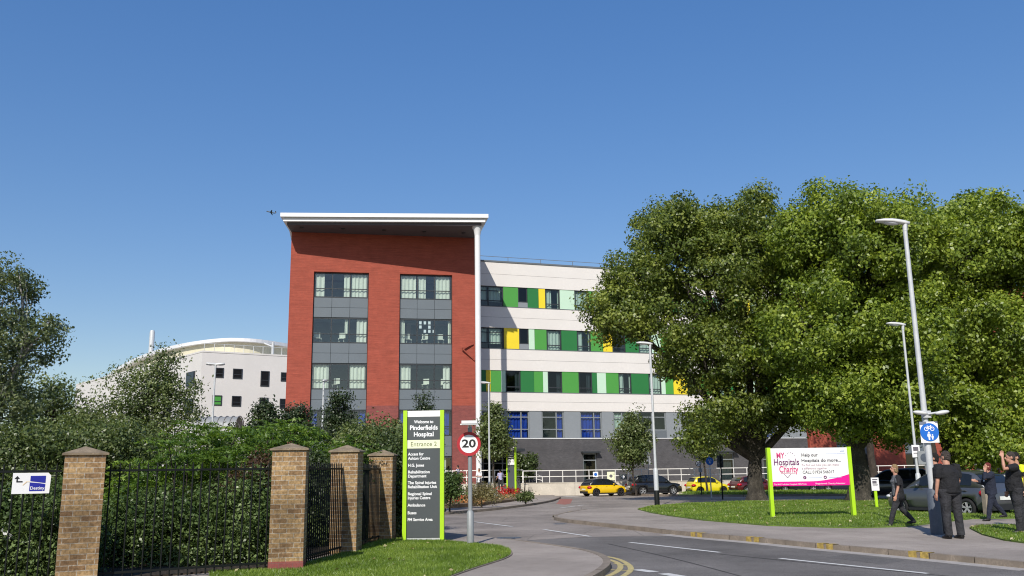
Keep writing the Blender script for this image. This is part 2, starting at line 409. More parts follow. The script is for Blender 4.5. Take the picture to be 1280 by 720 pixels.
# ---------------------------------------------------------------- foliage
def leaf_mesh(name, P, size, mat, parent=None, seed=0, aspect=.62, out=None, upb=.35, sizevar=.35, droop=0, fold=.18):
    g = np.random.default_rng(seed); N = len(P); P = np.asarray(P, np.float32)
    nrm = g.normal(size=(N, 3)).astype(np.float32)
    if out is not None: nrm += out*1.1
    nrm[:, 2] += upb
    nrm /= np.linalg.norm(nrm, axis=1, keepdims=True)+1e-6
    tt = g.normal(size=(N, 3)).astype(np.float32); tt[:, 2] -= droop
    tt -= nrm*np.sum(tt*nrm, axis=1, keepdims=True); tt /= np.linalg.norm(tt, axis=1, keepdims=True)+1e-6
    bb = np.cross(nrm, tt)
    s = (size*(1+sizevar*g.uniform(-1, 1, N))).astype(np.float32)[:, None]
    V = np.empty((N, 4, 3), np.float32)
    V[:, 0] = P-tt*s*.5; V[:, 2] = P+tt*s*.5
    V[:, 1] = P+bb*s*.5*aspect+nrm*s*fold; V[:, 3] = P-bb*s*.5*aspect+nrm*s*fold
    me = bpy.data.meshes.new(name)
    me.vertices.add(N*4); me.vertices.foreach_set('co', V.reshape(-1))
    me.loops.add(N*4); me.loops.foreach_set('vertex_index', np.arange(N*4, dtype=np.int32))
    me.polygons.add(N); me.polygons.foreach_set('loop_start', np.arange(0, N*4, 4, dtype=np.int32))
    me.polygons.foreach_set('loop_total', np.full(N, 4, np.int32))
    me.materials.append(mat); me.update(calc_edges=True); me.validate()
    o = bpy.data.objects.new(name, me); COL.objects.link(o)
    if parent is not None: o.parent = parent
    return o
def crown(ells, ncl, nleaf, clr, seed, inner=.45, flat=.75, rough=.22, zmin=None, freq=2.2):
    """ells: list of (centre, radii). returns leaf points, outward vectors, clump centres"""
    g = np.random.default_rng(seed)
    wts = np.array([(r[0]*r[1]*r[2])**.7 for c, r in ells]); wts /= wts.sum()
    pts = []; outs = []; cl = []
    idx = g.choice(len(ells), ncl, p=wts)
    for k in idx:
        c, r = ells[k]
        d = g.normal(size=3); d /= np.linalg.norm(d)
        nz = noise.noise(Vector(d*freq)+Vector((seed*1.7+k*3.1, seed*.3, 0)))
        q = inner+(1-inner)*g.random()**.6
        q *= 1+rough*nz*2
        cc = np.array(c)+d*np.array(r)*q
        if zmin is not None and cc[2] < zmin: cc[2] = zmin+g.random()*.3
        rr = clr*(.6+.8*g.random())
        n = int(nleaf*(.5+g.random()))
        off = g.normal(size=(n, 3)); off /= np.linalg.norm(off, axis=1, keepdims=True); off *= (g.random((n, 1))**.42)*rr*(1 if g.random() < .5 else .8); off[:, 2] *= flat
        pts.append(cc+off); outs.append(off/rr*1.1+d*.5); cl.append((cc, k))
    return np.concatenate(pts), np.concatenate(outs).astype(np.float32), cl

for kk in ('hair_grey', 'hair_blond', 'hair_red', 'hair_dark'):
    t_ = M[kk].node_tree; bump(t_, t_.nodes['Principled BSDF'], noise_fac(t_, 40, 3, lo=.3, hi=.7), 1.0, .03)
# ================================================================ ground
def gp(pts, z=0.0): return [(G(x, y, z).x, G(x, y, z).y) for x, y in pts]
def sheet(name, poly, z, m, kind='structure'):
    mb = MB(); n = len(poly)
    A = sum(poly[i][0]*poly[(i+1) % n][1]-poly[(i+1) % n][0]*poly[i][1] for i in range(n))
    if A < 0: poly = poly[::-1]
    mb.add([(p[0], p[1], z) for p in poly], [tuple(range(n))]); o = mb.build(name, m); o['kind'] = kind; return o
def smooth_line(pts, it=2):
    for _ in range(it):
        q = [pts[0]]
        for a, b in zip(pts[:-1], pts[1:]):
            q.append((a[0]*.75+b[0]*.25, a[1]*.75+b[1]*.25)); q.append((a[0]*.25+b[0]*.75, a[1]*.25+b[1]*.75))
        q.append(pts[-1]); pts = q
    return pts
def ribbon(mb, line, w0, w1, z0, z1, m=0, closed=False):
    """solid strip along a world xy line, between side offsets w0 and w1 (left positive)"""
    pts = [Vector((p[0], p[1])) for p in line]; L = []; Rr = []
    for i, p in enumerate(pts):
        d = (pts[min(i+1, len(pts)-1)]-pts[max(i-1, 0)]).normalized(); nn = Vector((-d.y, d.x))
        L.append(p+nn*w1); Rr.append(p+nn*w0)
    for i in range(len(pts)-1):
        a, b, c, d = Rr[i], Rr[i+1], L[i+1], L[i]
        vs = [(a.x, a.y, z0), (b.x, b.y, z0), (c.x, c.y, z0), (d.x, d.y, z0), (a.x, a.y, z1), (b.x, b.y, z1), (c.x, c.y, z1), (d.x, d.y, z1)]
        mb.add(vs, [(4, 5, 6, 7), (0, 1, 5, 4), (2, 3, 7, 6)] if z0 != z1 else [(4, 5, 6, 7)], m)
PH = .10
sheet('ground', [(-2500, -300), (2500, -300), (2500, 3500), (-2500, 3500)], -.5, M['earth'])
mb = MB(); vs = []
for y in (-30, 44, 71, 90): vs += [(-60, y, gz(y)), (75, y, gz(y))]
mb.add(vs, [(2*i, 2*i+1, 2*i+3, 2*i+2) for i in range(3)]); mb.build('old_road', M['asph_old'])['kind'] = 'structure'
new_px = [(645, 676.5), (700, 673.5), (739, 671.7), (840, 669.9), (900, 673.5), (1037, 682), (1155, 691), (1295, 705), (1300, 790), (660, 790), (640, 715)]
sheet('new_road', gp(new_px), .004, M['asph_new'])
# pavements with kerbs
nk = smooth_line([(530, 663), (592, 669), (650, 676), (700, 683), (735, 689), (752, 696), (755, 704), (744, 713), (722, 724), (695, 740), (660, 770)])
nkw = gp(nk, PH)
near_poly = nkw+[(-3.5, 9.0), (-9, 9.0), (-9, 26)]
mb = MB(); mb.prism(near_poly, -.02, PH, bottom=False); o = mb.build('near_pavement', M['paving']); o['kind'] = 'structure'
fk = smooth_line([(735, 636.5), (706, 641), (694, 645), (705, 648.5), (760, 654), (840, 662.5), (886, 667), (947, 671.5), (1037, 680), (1155, 690), (1300, 703.5)])
fkw = gp(fk, PH)
far_back = gp([(1300, 621), (1100, 623), (1000, 624), (940, 625.5), (840, 629.5), (800, 633)], PH)
mb = MB(); mb.prism(fkw+far_back, -.02, PH, bottom=False); o = mb.build('far_pavement', M['paving']); o['kind'] = 'structure'
def stones(line, L=.915, gap=.012):
    pts = [Vector(p) for p in line]; out = []; cur = [pts[0]]; acc = 0
    for a, b in zip(pts[:-1], pts[1:]):
        d = (b-a).length; p = a
        while acc+d >= L:
            t = (L-acc)/d; q = p.lerp(b, t); cur.append(q); out.append(cur); n = (b-p).normalized(); p = q+n*gap; d = max(0, (b-p).length); acc = 0; cur = [p]
        acc += d; cur.append(b)
    return [c for c in out if (c[0]-c[-1]).length > .2]
mb = MB()
for st_ in stones(fkw): ribbon(mb, st_, -.13, .0, -.02, PH+.006+rnd.uniform(-.003, .003))
o = mb.build('far_kerb', M['kerb']); o['kind'] = 'structure'
mb = MB()
for st_ in stones(nkw[8:]): ribbon(mb, st_, 0, .13, -.02, PH+.006+rnd.uniform(-.003, .003))
o = mb.build('near_kerb', M['kerb']); o['kind'] = 'structure'
mb = MB(); ribbon(mb, fkw[22:], -.47, -.131, .0, .007); o = mb.build('road_channel', M['channel']); o['kind'] = 'structure'
# painted lines
mb = MB()
def dash(p, q, wd=.12, z=.009): 
    a = G(*p); b = G(*q); ribbon(mb, [(a.x, a.y), (b.x, b.y)], -wd/2, wd/2, z, z)
dash((787, 678.3), (900, 691)); dash((975, 698.5), (1160, 717.5)); dash((680, 662.2), (738, 671)); dash((593, 652.5), (640, 658.5))
dash((796, 712.5), (818, 715.6), .2); dash((829, 717.5), (856, 722), .2)
for p, q, wd in (((704, 620.4), (724, 621.2), .5), ((728, 620.2), (746, 620.8), .5), ((700, 635), (730, 631), .1)):
    a, b = GT(*p, .009), GT(*q, .009); d = (b-a).normalized(); nn = Vector((-d.y, d.x, 0))*wd/2; mb.add([a-nn, b-nn, b+nn, a+nn], [(0, 1, 2, 3)])
o = mb.build('white_road_markings', M['white_line']); o['kind'] = 'structure'
mb = MB()
for pts in ([(745, 694.8), (765, 697), (780, 702), (790, 710), (786, 717), (765, 728), (735, 745)], [(744, 697.3), (760, 699.5), (772, 703.5), (777, 709), (771, 716), (750, 725), (720, 740)]):
    ribbon(mb, gp(smooth_line(pts)), -.05, .05, .009, .009)
for a, b in (((757, 712.5), (790, 714)), ((768, 705), (790, 708))):
    p, q = G(*a), G(*b); ribbon(mb, [(p.x, p.y), (q.x, q.y)], -.04, .04, .0095, .0095)
for dy in (0, 1.6):
    ribbon(mb, gp(smooth_line([(715, 640.5-dy), (699, 643-dy*.3), (690, 645.6), (700, 649+dy*.4), (712, 650.2+dy)])), -.05, .05, .009, .009)
o = mb.build('yellow_road_markings', M['yellow_line']); o['kind'] = 'structure'
mb = MB()
for i, (px, py) in enumerate(((876, 666), (950, 671.5), (1037, 680), (1155, 690))):
    c = G(px, py, PH); c0 = c.xy; c = min((Vector(a_).lerp(Vector(b2_), k_/20) for a_, b2_ in zip(fkw[:-1], fkw[1:]) for k_ in range(21)), key=lambda v: (v-c0).length).to_3d(); j = min(range(len(fkw)-1), key=lambda k: (Vector(fkw[k])-c.xy).length)
    d = (Vector(fkw[j+1])-Vector(fkw[j])).normalized()
    for k in (-1, 1):
        p = c.xy+d*(.13*k)-d*.09; q = p+d*.18
        ribbon(mb, [p, q], -.145, .012, -.01, PH+.012)
o = mb.build('yellow_kerb_marks', M['yellow_mark']); o['kind'] = 'structure'
mb = MB(); mb.add([GT(x, y, .006) for x, y in [(690, 634), (713, 629.5), (716, 623.5), (700, 623.5), (697, 628)]], [(0, 1, 2, 3, 4)]); mb.build('tactile_paving', M['tactile'])['kind'] = 'structure'
# manhole covers
for px, py, r in ((636, 672.3, .3), (700, 655, .22)):
    c = G(px, py, PH if px < 650 else 0); mb = MB(); pl = [(r*math.cos(a*math.pi/10), r*math.sin(a*math.pi/10)) for a in range(20)]
    mb.prism(pl, 0, .006 if px > 650 else .004)
    for k in range(-2, 3): mb.box(-.15, .15, k*.09-.015, k*.09+.015, .006, .011)
    o = mb.build('manhole_cover', M['base_paint'], loc=c)
    tag(o, 'round iron manhole cover in the near pavement by the speed limit pole' if px < 650 else 'round iron manhole cover out in the old grey asphalt', 'manhole cover')
dc = G(1003, 677.5, 0); mb = MB(); mb.box(-.24, .24, -.2, .2, .0, .012)
for k in range(6): mb.box(-.2, .2, -.17+k*.06, -.135+k*.06, .012, .018)
o = mb.build('drain_cover', M['base_paint'], loc=dc, rotz=R(-28)); tag(o, 'square iron drain grating in the road against the far kerb', 'drain cover')
# tar seams and a patched strip in the carriageway
M['tar'] = asphalt('tar seam', (.05, .047, .045)); M['patch'] = asphalt('asphalt patch', (.125, .117, .11))
mb = MB()
for pts in ([(655, 676.2), (700, 673.2), (739, 671.3), (840, 669.5), (900, 673.1), (945, 676)], [(560, 655), (620, 652), (700, 652.5), (760, 657)], [(760, 680), (850, 700), (960, 730)], [(900, 693), (1040, 707), (1200, 722)]): ribbon(mb, gp(smooth_line(pts)), -.02, .02, .0065, .0065)
mb.build('tar_seam', M['tar'])['kind'] = 'structure'
sheet('road_patch', gp([(1060, 693), (1130, 701), (1105, 706), (1032, 697)]), .0062, M['patch'])
# footpath and bed
def slab(mb, poly, h, h0=-.05):
    n = len(poly); vs = [(p.x, p.y, p.z+h0) for p in poly]+[(p.x, p.y, p.z+h) for p in poly]
    mb.add(vs, [(i, (i+1) % n, n+(i+1) % n, n+i) for i in range(n)]+[tuple(range(n, 2*n))])
def gpt(pts): return [GT(x, y) for x, y in pts]
FP = smooth_line([(530, 645), (600, 640), (650, 634), (688, 628), (700, 623)])
mb = MB(); slab(mb, gpt(FP+[(690, 618.5), (530, 618.5)]), .05); o = mb.build('footpath', M['paving']); o['kind'] = 'structure'
mb = MB(); q = gpt(FP); 
for a, b in zip(q[:-1], q[1:]): mb.bar(a+Vector((0, 0, .02)), b+Vector((0, 0, .02)), .14, .16)
o = mb.build('footpath_kerb', M['kerb']); o['kind'] = 'structure'

# lawns
def mound(name, poly_px, h, z0, m, step=.5):
    poly = [Vector(p) for p in gp(poly_px, z0)]
    return poly
LAWN_L = gp(smooth_line([(545, 676), (592, 680.5), (626, 684), (641, 690.5), (634, 698), (598, 709), (560, 722), (520, 740), (480, 765)]), PH)
lawn_l = LAWN_L+gp([(260, 765), (262, 716), (362, 713), (436, 690), (482, 675)], PH)
mb = MB(); mb.prism(lawn_l, 0, PH+.025, bottom=False); o = mb.build('near_lawn', M['turf']); o['kind'] = 'structure'
mb = MB(); ribbon(mb, LAWN_L, -.05, .03, 0, PH+.018); o = mb.build('lawn_edging', M['kerb']); o['kind'] = 'structure'
lawn_r = gp([(797, 637), (812, 641), (835, 645), (880, 651), (960, 657.5), (1060, 660.5), (1130, 659), (1165, 655), (1215, 649), (1300, 648), (1300, 622.5), (1100, 625), (940, 627), (860, 629.5), (815, 633)], PH)
mb = MB(); mb.prism(lawn_r, 0, PH+.03, bottom=False); o = mb.build('far_lawn', M['turf']); o['kind'] = 'structure'
lawn_c = gp([(1212, 661), (1225, 657.5), (1300, 657), (1300, 682), (1255, 676), (1228, 669)], PH)
mb = MB(); mb.prism(lawn_c, 0, PH+.03, bottom=False); o = mb.build('corner_lawn', M['turf']); o['kind'] = 'structure'
VG = gpt([(848, 619.8), (870, 617), (1100, 616.2), (1195, 616), (1195, 618.7), (1000, 619.5), (930, 620)]); lawn_p = [(p.x, p.y) for p in VG]
mb = MB(); slab(mb, VG, .12); o = mb.build('parking_verge', M['turf']); o['kind'] = 'structure'
mb = MB(); q = gpt([(770, 618.2), (850, 620.6), (930, 620.9), (1000, 620.4), (1195, 619.5)])
for a, b in zip(q[:-1], q[1:]): mb.bar(a+Vector((0, 0, .04)), b+Vector((0, 0, .04)), .2, .18)
o = mb.build('parking_kerb', M['kerb']); o['kind'] = 'structure'
bed_soil = [(-12, 10), (-8.9, 11.3), (-6.6, 13.7), (-4.0, 15.8), (-3.55, 19), (-3.1, 21.8), (-2.6, 27), (-3.0, 40), (-40, 60), (-40, 10)]
mb = MB(); mb.prism(bed_soil, -.4, .13, bottom=False); o = mb.build('shrub_bed_soil', M['soil']); o['kind'] = 'structure'

def inpoly(x, y, poly):
    n = len(poly); c = np.zeros(len(x), bool); j = n-1
    for i in range(n):
        xi, yi = poly[i]; xj, yj = poly[j]
        c ^= ((yi > y) != (yj > y)) & (x < (xj-xi)*(y-yi)/(yj-yi+1e-12)+xi); j = i
    return c
def blades(name, poly, z, dens, h, wd, seed, mat, label=None, near=None):
    g = np.random.default_rng(seed); xs = [p[0] for p in poly]; ys = [p[1] for p in poly]
    A = (max(xs)-min(xs))*(max(ys)-min(ys)); N = int(A*dens)
    x = g.uniform(min(xs), max(xs), N); y = g.uniform(min(ys), max(ys), N); k = inpoly(x, y, poly)
    X = .085*x+.22; k &= (np.abs(x) < y*.62+.5) & (y > 7); x = x[k]; y = y[k]; N = len(x)
    a = g.uniform(0, 2*np.pi, N); hh = h*g.uniform(.45, 1.15, N)*(0.75+.5*(np.sin(x*1.7)*np.sin(y*1.3)+1)/2); l = g.normal(size=(N, 2))*.45
    V = np.empty((N, 3, 3), np.float32)
    V[:, 0] = np.stack([x-np.cos(a)*wd, y-np.sin(a)*wd, np.full(N, z)], 1); V[:, 1] = np.stack([x+np.cos(a)*wd, y+np.sin(a)*wd, np.full(N, z)], 1)
    V[:, 2] = np.stack([x+l[:, 0]*hh, y+l[:, 1]*hh, z+hh], 1)
    me = bpy.data.meshes.new(name); me.vertices.add(N*3); me.vertices.foreach_set('co', V.reshape(-1))
    me.loops.add(N*3); me.loops.foreach_set('vertex_index', np.arange(N*3, dtype=np.int32)); me.polygons.add(N)
    me.polygons.foreach_set('loop_start', np.arange(0, N*3, 3, dtype=np.int32)); me.polygons.foreach_set('loop_total', np.full(N, 3, np.int32))
    me.materials.append(mat); me.update(calc_edges=True); me.validate()
    o = bpy.data.objects.new(name, me); COL.objects.link(o)
    tag(o, label, 'grass', None, 'stuff'); return o
blades('lawn_grass', lawn_l, PH+.02, 2600, .055, .007, 1, M['grass'], 'short bright green grass on the mound by the entrance sign')
blades('lawn_grass', lawn_r, PH+.02, 420, .065, .014, 2, M['grass'], 'green grass on the verge under the charity board and big trees')
blades('lawn_grass', lawn_c, PH+.02, 800, .06, .012, 3, M['grass'], 'green grass corner at the right beyond the crossing path')
blades('lawn_grass', lawn_p, -.12, 90, .14, .035, 4, M['grass'], 'grass strip between the access road and the parked cars')
# fallen leaves and clover flowers lying on the lawns
g = np.random.default_rng(5)
def scatter(poly, n, z, seed):
    g = np.random.default_rng(seed); xs = [p[0] for p in poly]; ys = [p[1] for p in poly]
    x = g.uniform(min(xs), max(xs), n*3); y = g.uniform(min(ys), max(ys), n*3); k = inpoly(x, y, poly)
    return np.stack([x[k], y[k], np.full(k.sum(), z)], 1)[:n]
P = np.concatenate([scatter(lawn_r, 420, PH+.06, 6), scatter(lawn_c, 40, PH+.06, 7), scatter(lawn_l, 45, PH+.06, 8)])
o = leaf_mesh('fallen_leaves', P, .085, M['litter'], seed=9, upb=2.5); tag(o, 'pale fallen leaves scattered over the lawns', 'leaves', None, 'stuff')

# ================================================================ facade frame
class Fac:
    def __init__(s, name, px, Y, slope, label, cat='building', group=None):
        s.a = math.atan(slope); p = at(px, 400, Y); s.o = Vector((p.x, p.y, 0)); s.ud = Vector((math.cos(s.a), math.sin(s.a), 0)); s.vd = Vector((-math.sin(s.a), math.cos(s.a), 0))
        s.t = thing(name, label, cat, s.o, s.a, group)
    def uz(s, px, py, v=0.0):
        d = ray(px, py); o = s.o+s.vd*v; k = (o-CAM).dot(s.vd)/d.dot(s.vd); p = CAM+d*k
        return (p-o).dot(s.ud), p.z
    def world(s, u, v, z=0): return s.o+s.ud*u+s.vd*v+Vector((0, 0, z))

def wavy_curtain(mb, u0, u1, v, z0, z1, seed, m=0, amp=.05):
    n = max(6, int((u1-u0)/.09)); vs = []; g = random.Random(seed); ph = g.random()*6
    for i in range(n+1):
        u = u0+(u1-u0)*i/n; vv = v+amp*math.sin(i*1.9+ph)+.02*g.uniform(-1, 1)
        vs += [(u, vv, z0+.02*g.random()), (u, vv, z1)]
    mb.add(vs, [(2*i, 2*i+2, 2*i+3, 2*i+1) for i in range(n)], m)

def window(parent, u0, u1, v, z0, z1, mull=(), trans=(), fw=.07, frame='frame', glass='glass', curt=(), curtmat='curtain', seed=0, label=None, cz=None):
    """frame bars, a pane, curtains: curt = list of (fraction start, fraction end)"""
    mb = MB(); d = .07
    mb.box(u0, u0+fw, v, v+d, z0, z1); mb.box(u1-fw, u1, v, v+d, z0, z1)
    mb.box(u0+fw, u1-fw, v, v+d, z0, z0+fw); mb.box(u0+fw, u1-fw, v, v+d, z1-fw, z1)
    for f in mull: c = u0+(u1-u0)*f; mb.box(c-fw/2, c+fw/2, v+.003, v+d-.003, z0+fw, z1-fw)
    for f in trans: c = z0+(z1-z0)*f; mb.box(u0+fw, u1-fw, v+.006, v+d-.006, c-fw*.4, c+fw*.4)
    o = mb.build('window', M[frame], parent)
    if label: o['label'] = label
    pb = MB(); pb.add([(u0+fw*.5, v+.035, z0+fw*.5), (u1-fw*.5, v+.035, z0+fw*.5), (u1-fw*.5, v+.035, z1-fw*.5), (u0+fw*.5, v+.035, z1-fw*.5)], [(0, 1, 2, 3)]); pb.build('pane', M[glass], o)
    for i, c in enumerate(curt):
        cb = MB(); w_ = u1-u0; wavy_curtain(cb, u0+w_*c[0], u0+w_*c[1], v+.22, z0+(c[2]*(z1-z0) if len(c) > 2 else .03), z1-.02, seed*7+i); cb.build('curtain', M[curtmat], o)
    return o

# ================================================================ red brick block
RB = Fac('red_brick_block', 480, 72, .19, 'tall red brick hospital block with overhanging white roof and two bays of windows')
T = RB.t
zr = lambda y: (RB.uz(426, y[0])[1]+RB.uz(532, y[1])[1])/2
uL = RB.uz(359.5, 430)[0]; uR = RB.uz(594.5, 430)[0]
bL0 = RB.uz(391.3, 380)[0]; bL1 = RB.uz(460.5, 380)[0]; bR0 = RB.uz(499.5, 380)[0]; bR1 = RB.uz(565.3, 380)[0]
ztopL = RB.uz(363, 277)[1]; ztopR = RB.uz(592, 281)[1]; ZT = max(ztopL, ztopR)+.3
zb = zr((340, 343)); ST = (zr((340, 343))-zr((512, 512)))/3
mb = MB()
mb.box(uL, bL0, 0, .5, 0, ZT); mb.box(bL1, bR0, 0, .5, 0, ZT); mb.box(bR1, uR, 0, .5, 0, ZT)
mb.box(bL0, bL1, 0, .5, zb, ZT); mb.box(bR0, bR1, 0, .5, zb, ZT)
mb.box(uL, uL+.5, .5, 22, 0, ZT); mb.box(uR-.5, uR, .5, 22, 0, ZT); mb.box(uL+.5, uR-.5, 21.5, 22, 0, ZT)
mb.build('brick_wall', M['red_brick'], T)
zp = RB.uz(530, 507)[1]; mb = MB()
for q0, q1 in ((uL, bL0), (bL1, bR0), (bR1, uR)): mb = MB(); mb.box(q0-(.012 if q0 == uL else 0), q1+(.012 if q1 == uR else 0), -.012, .1, 0, zp); mb.build('brick_plinth', M['plinth_brick'], T)
mb = MB(); mb.box(uL+.5, uR-.5, 4, 4.1, 0, zb); 
mb.build('inner_wall', M['interior'], T)
mb = MB()
for k in range(-1, 5): mb.box(uL+.51, uR-.51, .62, 3.99, zb-k*ST-.15+.3, zb-k*ST+.3)
mb.box(uL+.51, uR-.51, .62, 21.4, ZT-.5, ZT-.3)
mb.build('floor_slab', M['interior'], T)
whR = (zr((340, 343))-zr((372.5, 373)))
curts = {(0, 0): [(.03, .19), (.55, .66), (.69, .98)], (1, 0): [(.02, .31), (.34, .50), (.69, .97)],
         (0, 1): [(.80, .98), (.58, .64, .35)], (1, 1): [(.01, .10), (.93, .99)],
         (0, 2): [(.02, .31), (.69, .98)], (1, 2): [(.02, .22), (.84, .97)],
         (0, 3): [(.02, .12), (.86, .98)], (1, 3): [(.02, .15), (.80, .95)], (0, 4): [], (1, 4): [(.7, .9)]}
for b, (u0, u1) in enumerate(((bL0, bL1), (bR0, bR1))):
    for r in range(5):
        z1 = zb-r*ST; z0 = z1-whR
        if z0 < .2: z0 = .3
        w_ = window(T, u0+.03, u1-.03, .2, z0, z1-.04, (.335, .665), (.36,), .085, 'frame', 'glass_tower', curts[(b, r)], 'curtain_blue' if r == 3 else 'curtain', b*10+r)
        # furniture glimpsed inside: chairs, notices
        zz = z0-.0; zn = z1-ST
        if r < 4:
            pb = MB(); n = 3; ww = (u1-u0-.06)/n; hh = (z0-zn)/2
            for i in range(n):
                for j in range(2):
                    pb.box(u0+.03+i*ww+.012, u0+.03+(i+1)*ww-.012, .2, .28, zn+j*hh+.012, zn+(j+1)*hh-.012)
            pb.build('spandrel_panel', M['spandrel'], T)
            pb = MB(); pb.box(u0+.001, u1-.001, .285, .33, zn, z0); pb.build('spandrel_backing', M['frame'], T)
        if r in (1, 2):
            g = random.Random(b*5+r)
            for q in range(3):
                cu_ = u0+(u1-u0)*(.14+.36*q+g.uniform(-.06, .06)); cp_ = RB.world(cu_, .95, z0+.02)
                ct = thing('chair', 'pale chair seen through a '+('left' if b == 0 else 'right')+' hand bay window, '+('second' if r == 1 else 'third')+' row from the roof', 'chair', cp_, RB.a+g.uniform(-.5, .5), 'pale chairs behind the brick block windows, '+str(('upper left', 'lower left', 'upper right', 'lower right')[b*2+r-1]))
                cb = MB(); cb.box(-.25, .25, .16, .2, .5, .95); cb.build('backrest', M['curtain'], ct)
                cb = MB(); cb.box(-.25, .25, -.25, .2, .42, .47); cb.build('seat', M['curtain'], ct)
                for sx in (-.23, .2):
                    for sy in (-.23, .16): cb = MB(); cb.box(sx, sx+.03, sy, sy+.03, 0, .419); cb.build('leg', M['curtain'], ct)
        if (b, r) == (1, 1):
            for (i, j) in ((0, 0), (1, 0), (2, 0), (0, 1), (2, 1), (1, 2), (2, 2), (3, 2)):
                cx = u0+(u1-u0)*(.40+i*.085); cb = MB(); cb.box(cx-.1, cx+.1, .25, .256, z1-.45-j*.35, z1-.2-j*.35); cb.build('paper_notice', M['white_text'], w_)
# roof: wedge overhang, in world coordinates relative to RB
def rloc(px, py, Y):
    p = at(px, py, Y)-RB.o; return p.dot(RB.ud), p.dot(RB.vd), p.z
a = rloc(350.5, 265.2, 67.9); b_ = rloc(610.5, 268.0, 69.1); zRoof = (a[2]+b_[2])/2
dv = 24
def roofpoly(ins): 
    return [(a[0]+ins, a[1]+ins), (b_[0]-ins, b_[1]+ins), (b_[0]-ins+.3, dv), (uL-.3+ins, dv), (uL-.3+ins, 1.6+ins)]
TH = .62
mb = MB(); mb.prism(roofpoly(0), zRoof-TH*.5, zRoof, bottom=True); mb.prism(roofpoly(.22), zRoof-TH, zRoof-TH*.5-.003)
rf = mb.build('roof', M['roof_white'], T)
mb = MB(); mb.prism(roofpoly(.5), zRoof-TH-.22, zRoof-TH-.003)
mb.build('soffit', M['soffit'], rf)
mb = MB()
for k in range(5):
    u = a[0]+(b_[0]-a[0])*(.1+.2*k); mb.cbox((u, (a[1]+b_[1])/2+2.0, zRoof-TH-.25), (.3, .3, .06))
mb.build('downlight', M['frame'], rf)
# column carrying the roof corner
cp = rloc(597.5, 400, 70.0); cu_, cv_ = cp[0], cp[1]
mb = MB(); mb.path([(cu_, cv_, 0), (cu_, cv_, zRoof-TH-.9)], .23, 20)
mb.path([(cu_, cv_, zRoof-TH-.95), (cu_, cv_, zRoof-TH-.55), (cu_, cv_, zRoof-TH-.22)], [.23, .3, .45], 20)
mb.build('column', M['roof_white'], T)
# triangular wall bracket beside the column
q = rloc(590, 440, 72); mb = MB()
za = RB.uz(580, 436)[1]; ua = RB.uz(577, 436)[0]; 
mb.bar((uR-.1, -.05, za+.45), (ua, -.25, za), .1, .1); mb.bar((ua, -.25, za), (uR-.1, -.05, za-.95), .1, .1)
mb.bar((uR-.1, -.05, za+.45), (uR-.1, -.05, za-.95), .12, .12); mb.build('wall_bracket', M['red_brick'], T)

# ================================================================ white wing
WG = Fac('white_hospital_wing', 640, 78.6, .335, 'long white hospital wing with rows of green and yellow panels between windows')
T = WG.t
c3 = lambda x, y: (580+x/4.26, 310+y/4.26)
c4 = lambda x, y: (580+x/4.26, 470+y/4.26)
def zrow(*pts): return sum(WG.uz(*p)[1] for p in pts)/len(pts)
z_par = zrow(c3(90, 70), c3(750, 112)); 
r1t = zrow(c3(90, 199), c3(600, 225)); r1b = zrow(c3(90, 310), c3(600, 331))
r2t = zrow(c3(90, 420), c3(600, 440)); r2b = zrow(c3(90, 535), c3(600, 550))
r3t = zrow(c3(90, 645), c3(800, 668)); r3b = zrow(c4(150, 86), c4(1000, 99))
r4t = zrow(c4(240, 184), c4(1000, 192)); r4b = zrow(c4(240, 333), c4(1000, 334))
uS = WG.uz(594, 430)[0]-6; uE = WG.uz(1000, 430)[0]
DEP = 18
mb = MB()
for z0, z1 in ((r1t, z_par), (r2t, r1b), (r3t, r2b), (r4t, r3b)):
    h = (z1-z0); zm = z0+h*.5
    mb.box(uS, uE, 0, .4, z0, zm-.012); mb.box(uS, uE, 0, .4, zm+.012, z1)
mb.box(uS, uS+.4, .4, DEP, 0, z_par); mb.box(uE-.4, uE, .4, DEP, 0, z_par); mb.box(uS+.4, uE-.4, DEP-.4, DEP, 0, z_par); mb.box(uS+.4, uE-.4, .4, DEP-.4, z_par-.4, z_par-.1)
mb.build('white_wall', M['white_wall'], T)
mb = MB(); mb.box(uS, uE, .012, .39, r1t+.3, z_par-.3); mb.box(uS, uE, .012, .39, r2t+.2, r1b-.2); mb.box(uS, uE, .012, .39, r3t+.2, r2b-.2); mb.box(uS, uE, .012, .39, r4t+.2, r3b-.2)
mb.build('wall_joint', M['joint'], T)
mb = MB(); mb.box(uS, uE, -.06, .45, z_par, z_par+.12); 
for z in (r1b, r2b, r3b): mb.box(uS, uE, -.03, .1, z+.002, z+.05)
mb.build('metal_coping', M['grey_panel'], T)
# roof edge rail
mb = MB(); zz = z_par+.12
for k in range(12): mb.box(uS+k*3.2, uS+k*3.2+.04, 1.5, 1.54, zz, zz+.75)
mb.box(uS, uE, 1.5, 1.54, zz+.75, zz+.79); mb.box(uS, uE, 1.5, 1.54, zz+.38, zz+.41); mb.build('roof_rail', M['grey_panel'], T)
mb = MB(); mb.box(uS+.4, uE-.4, 3.2, 3.3, 0, z_par-.4)
for z in (r1b, r2b, r3b, r4b): mb.box(uS+.4, uE-.4, .42, 3.2, z-.35, z-.1)
mb.build('inner_wall', M['interior'], T)

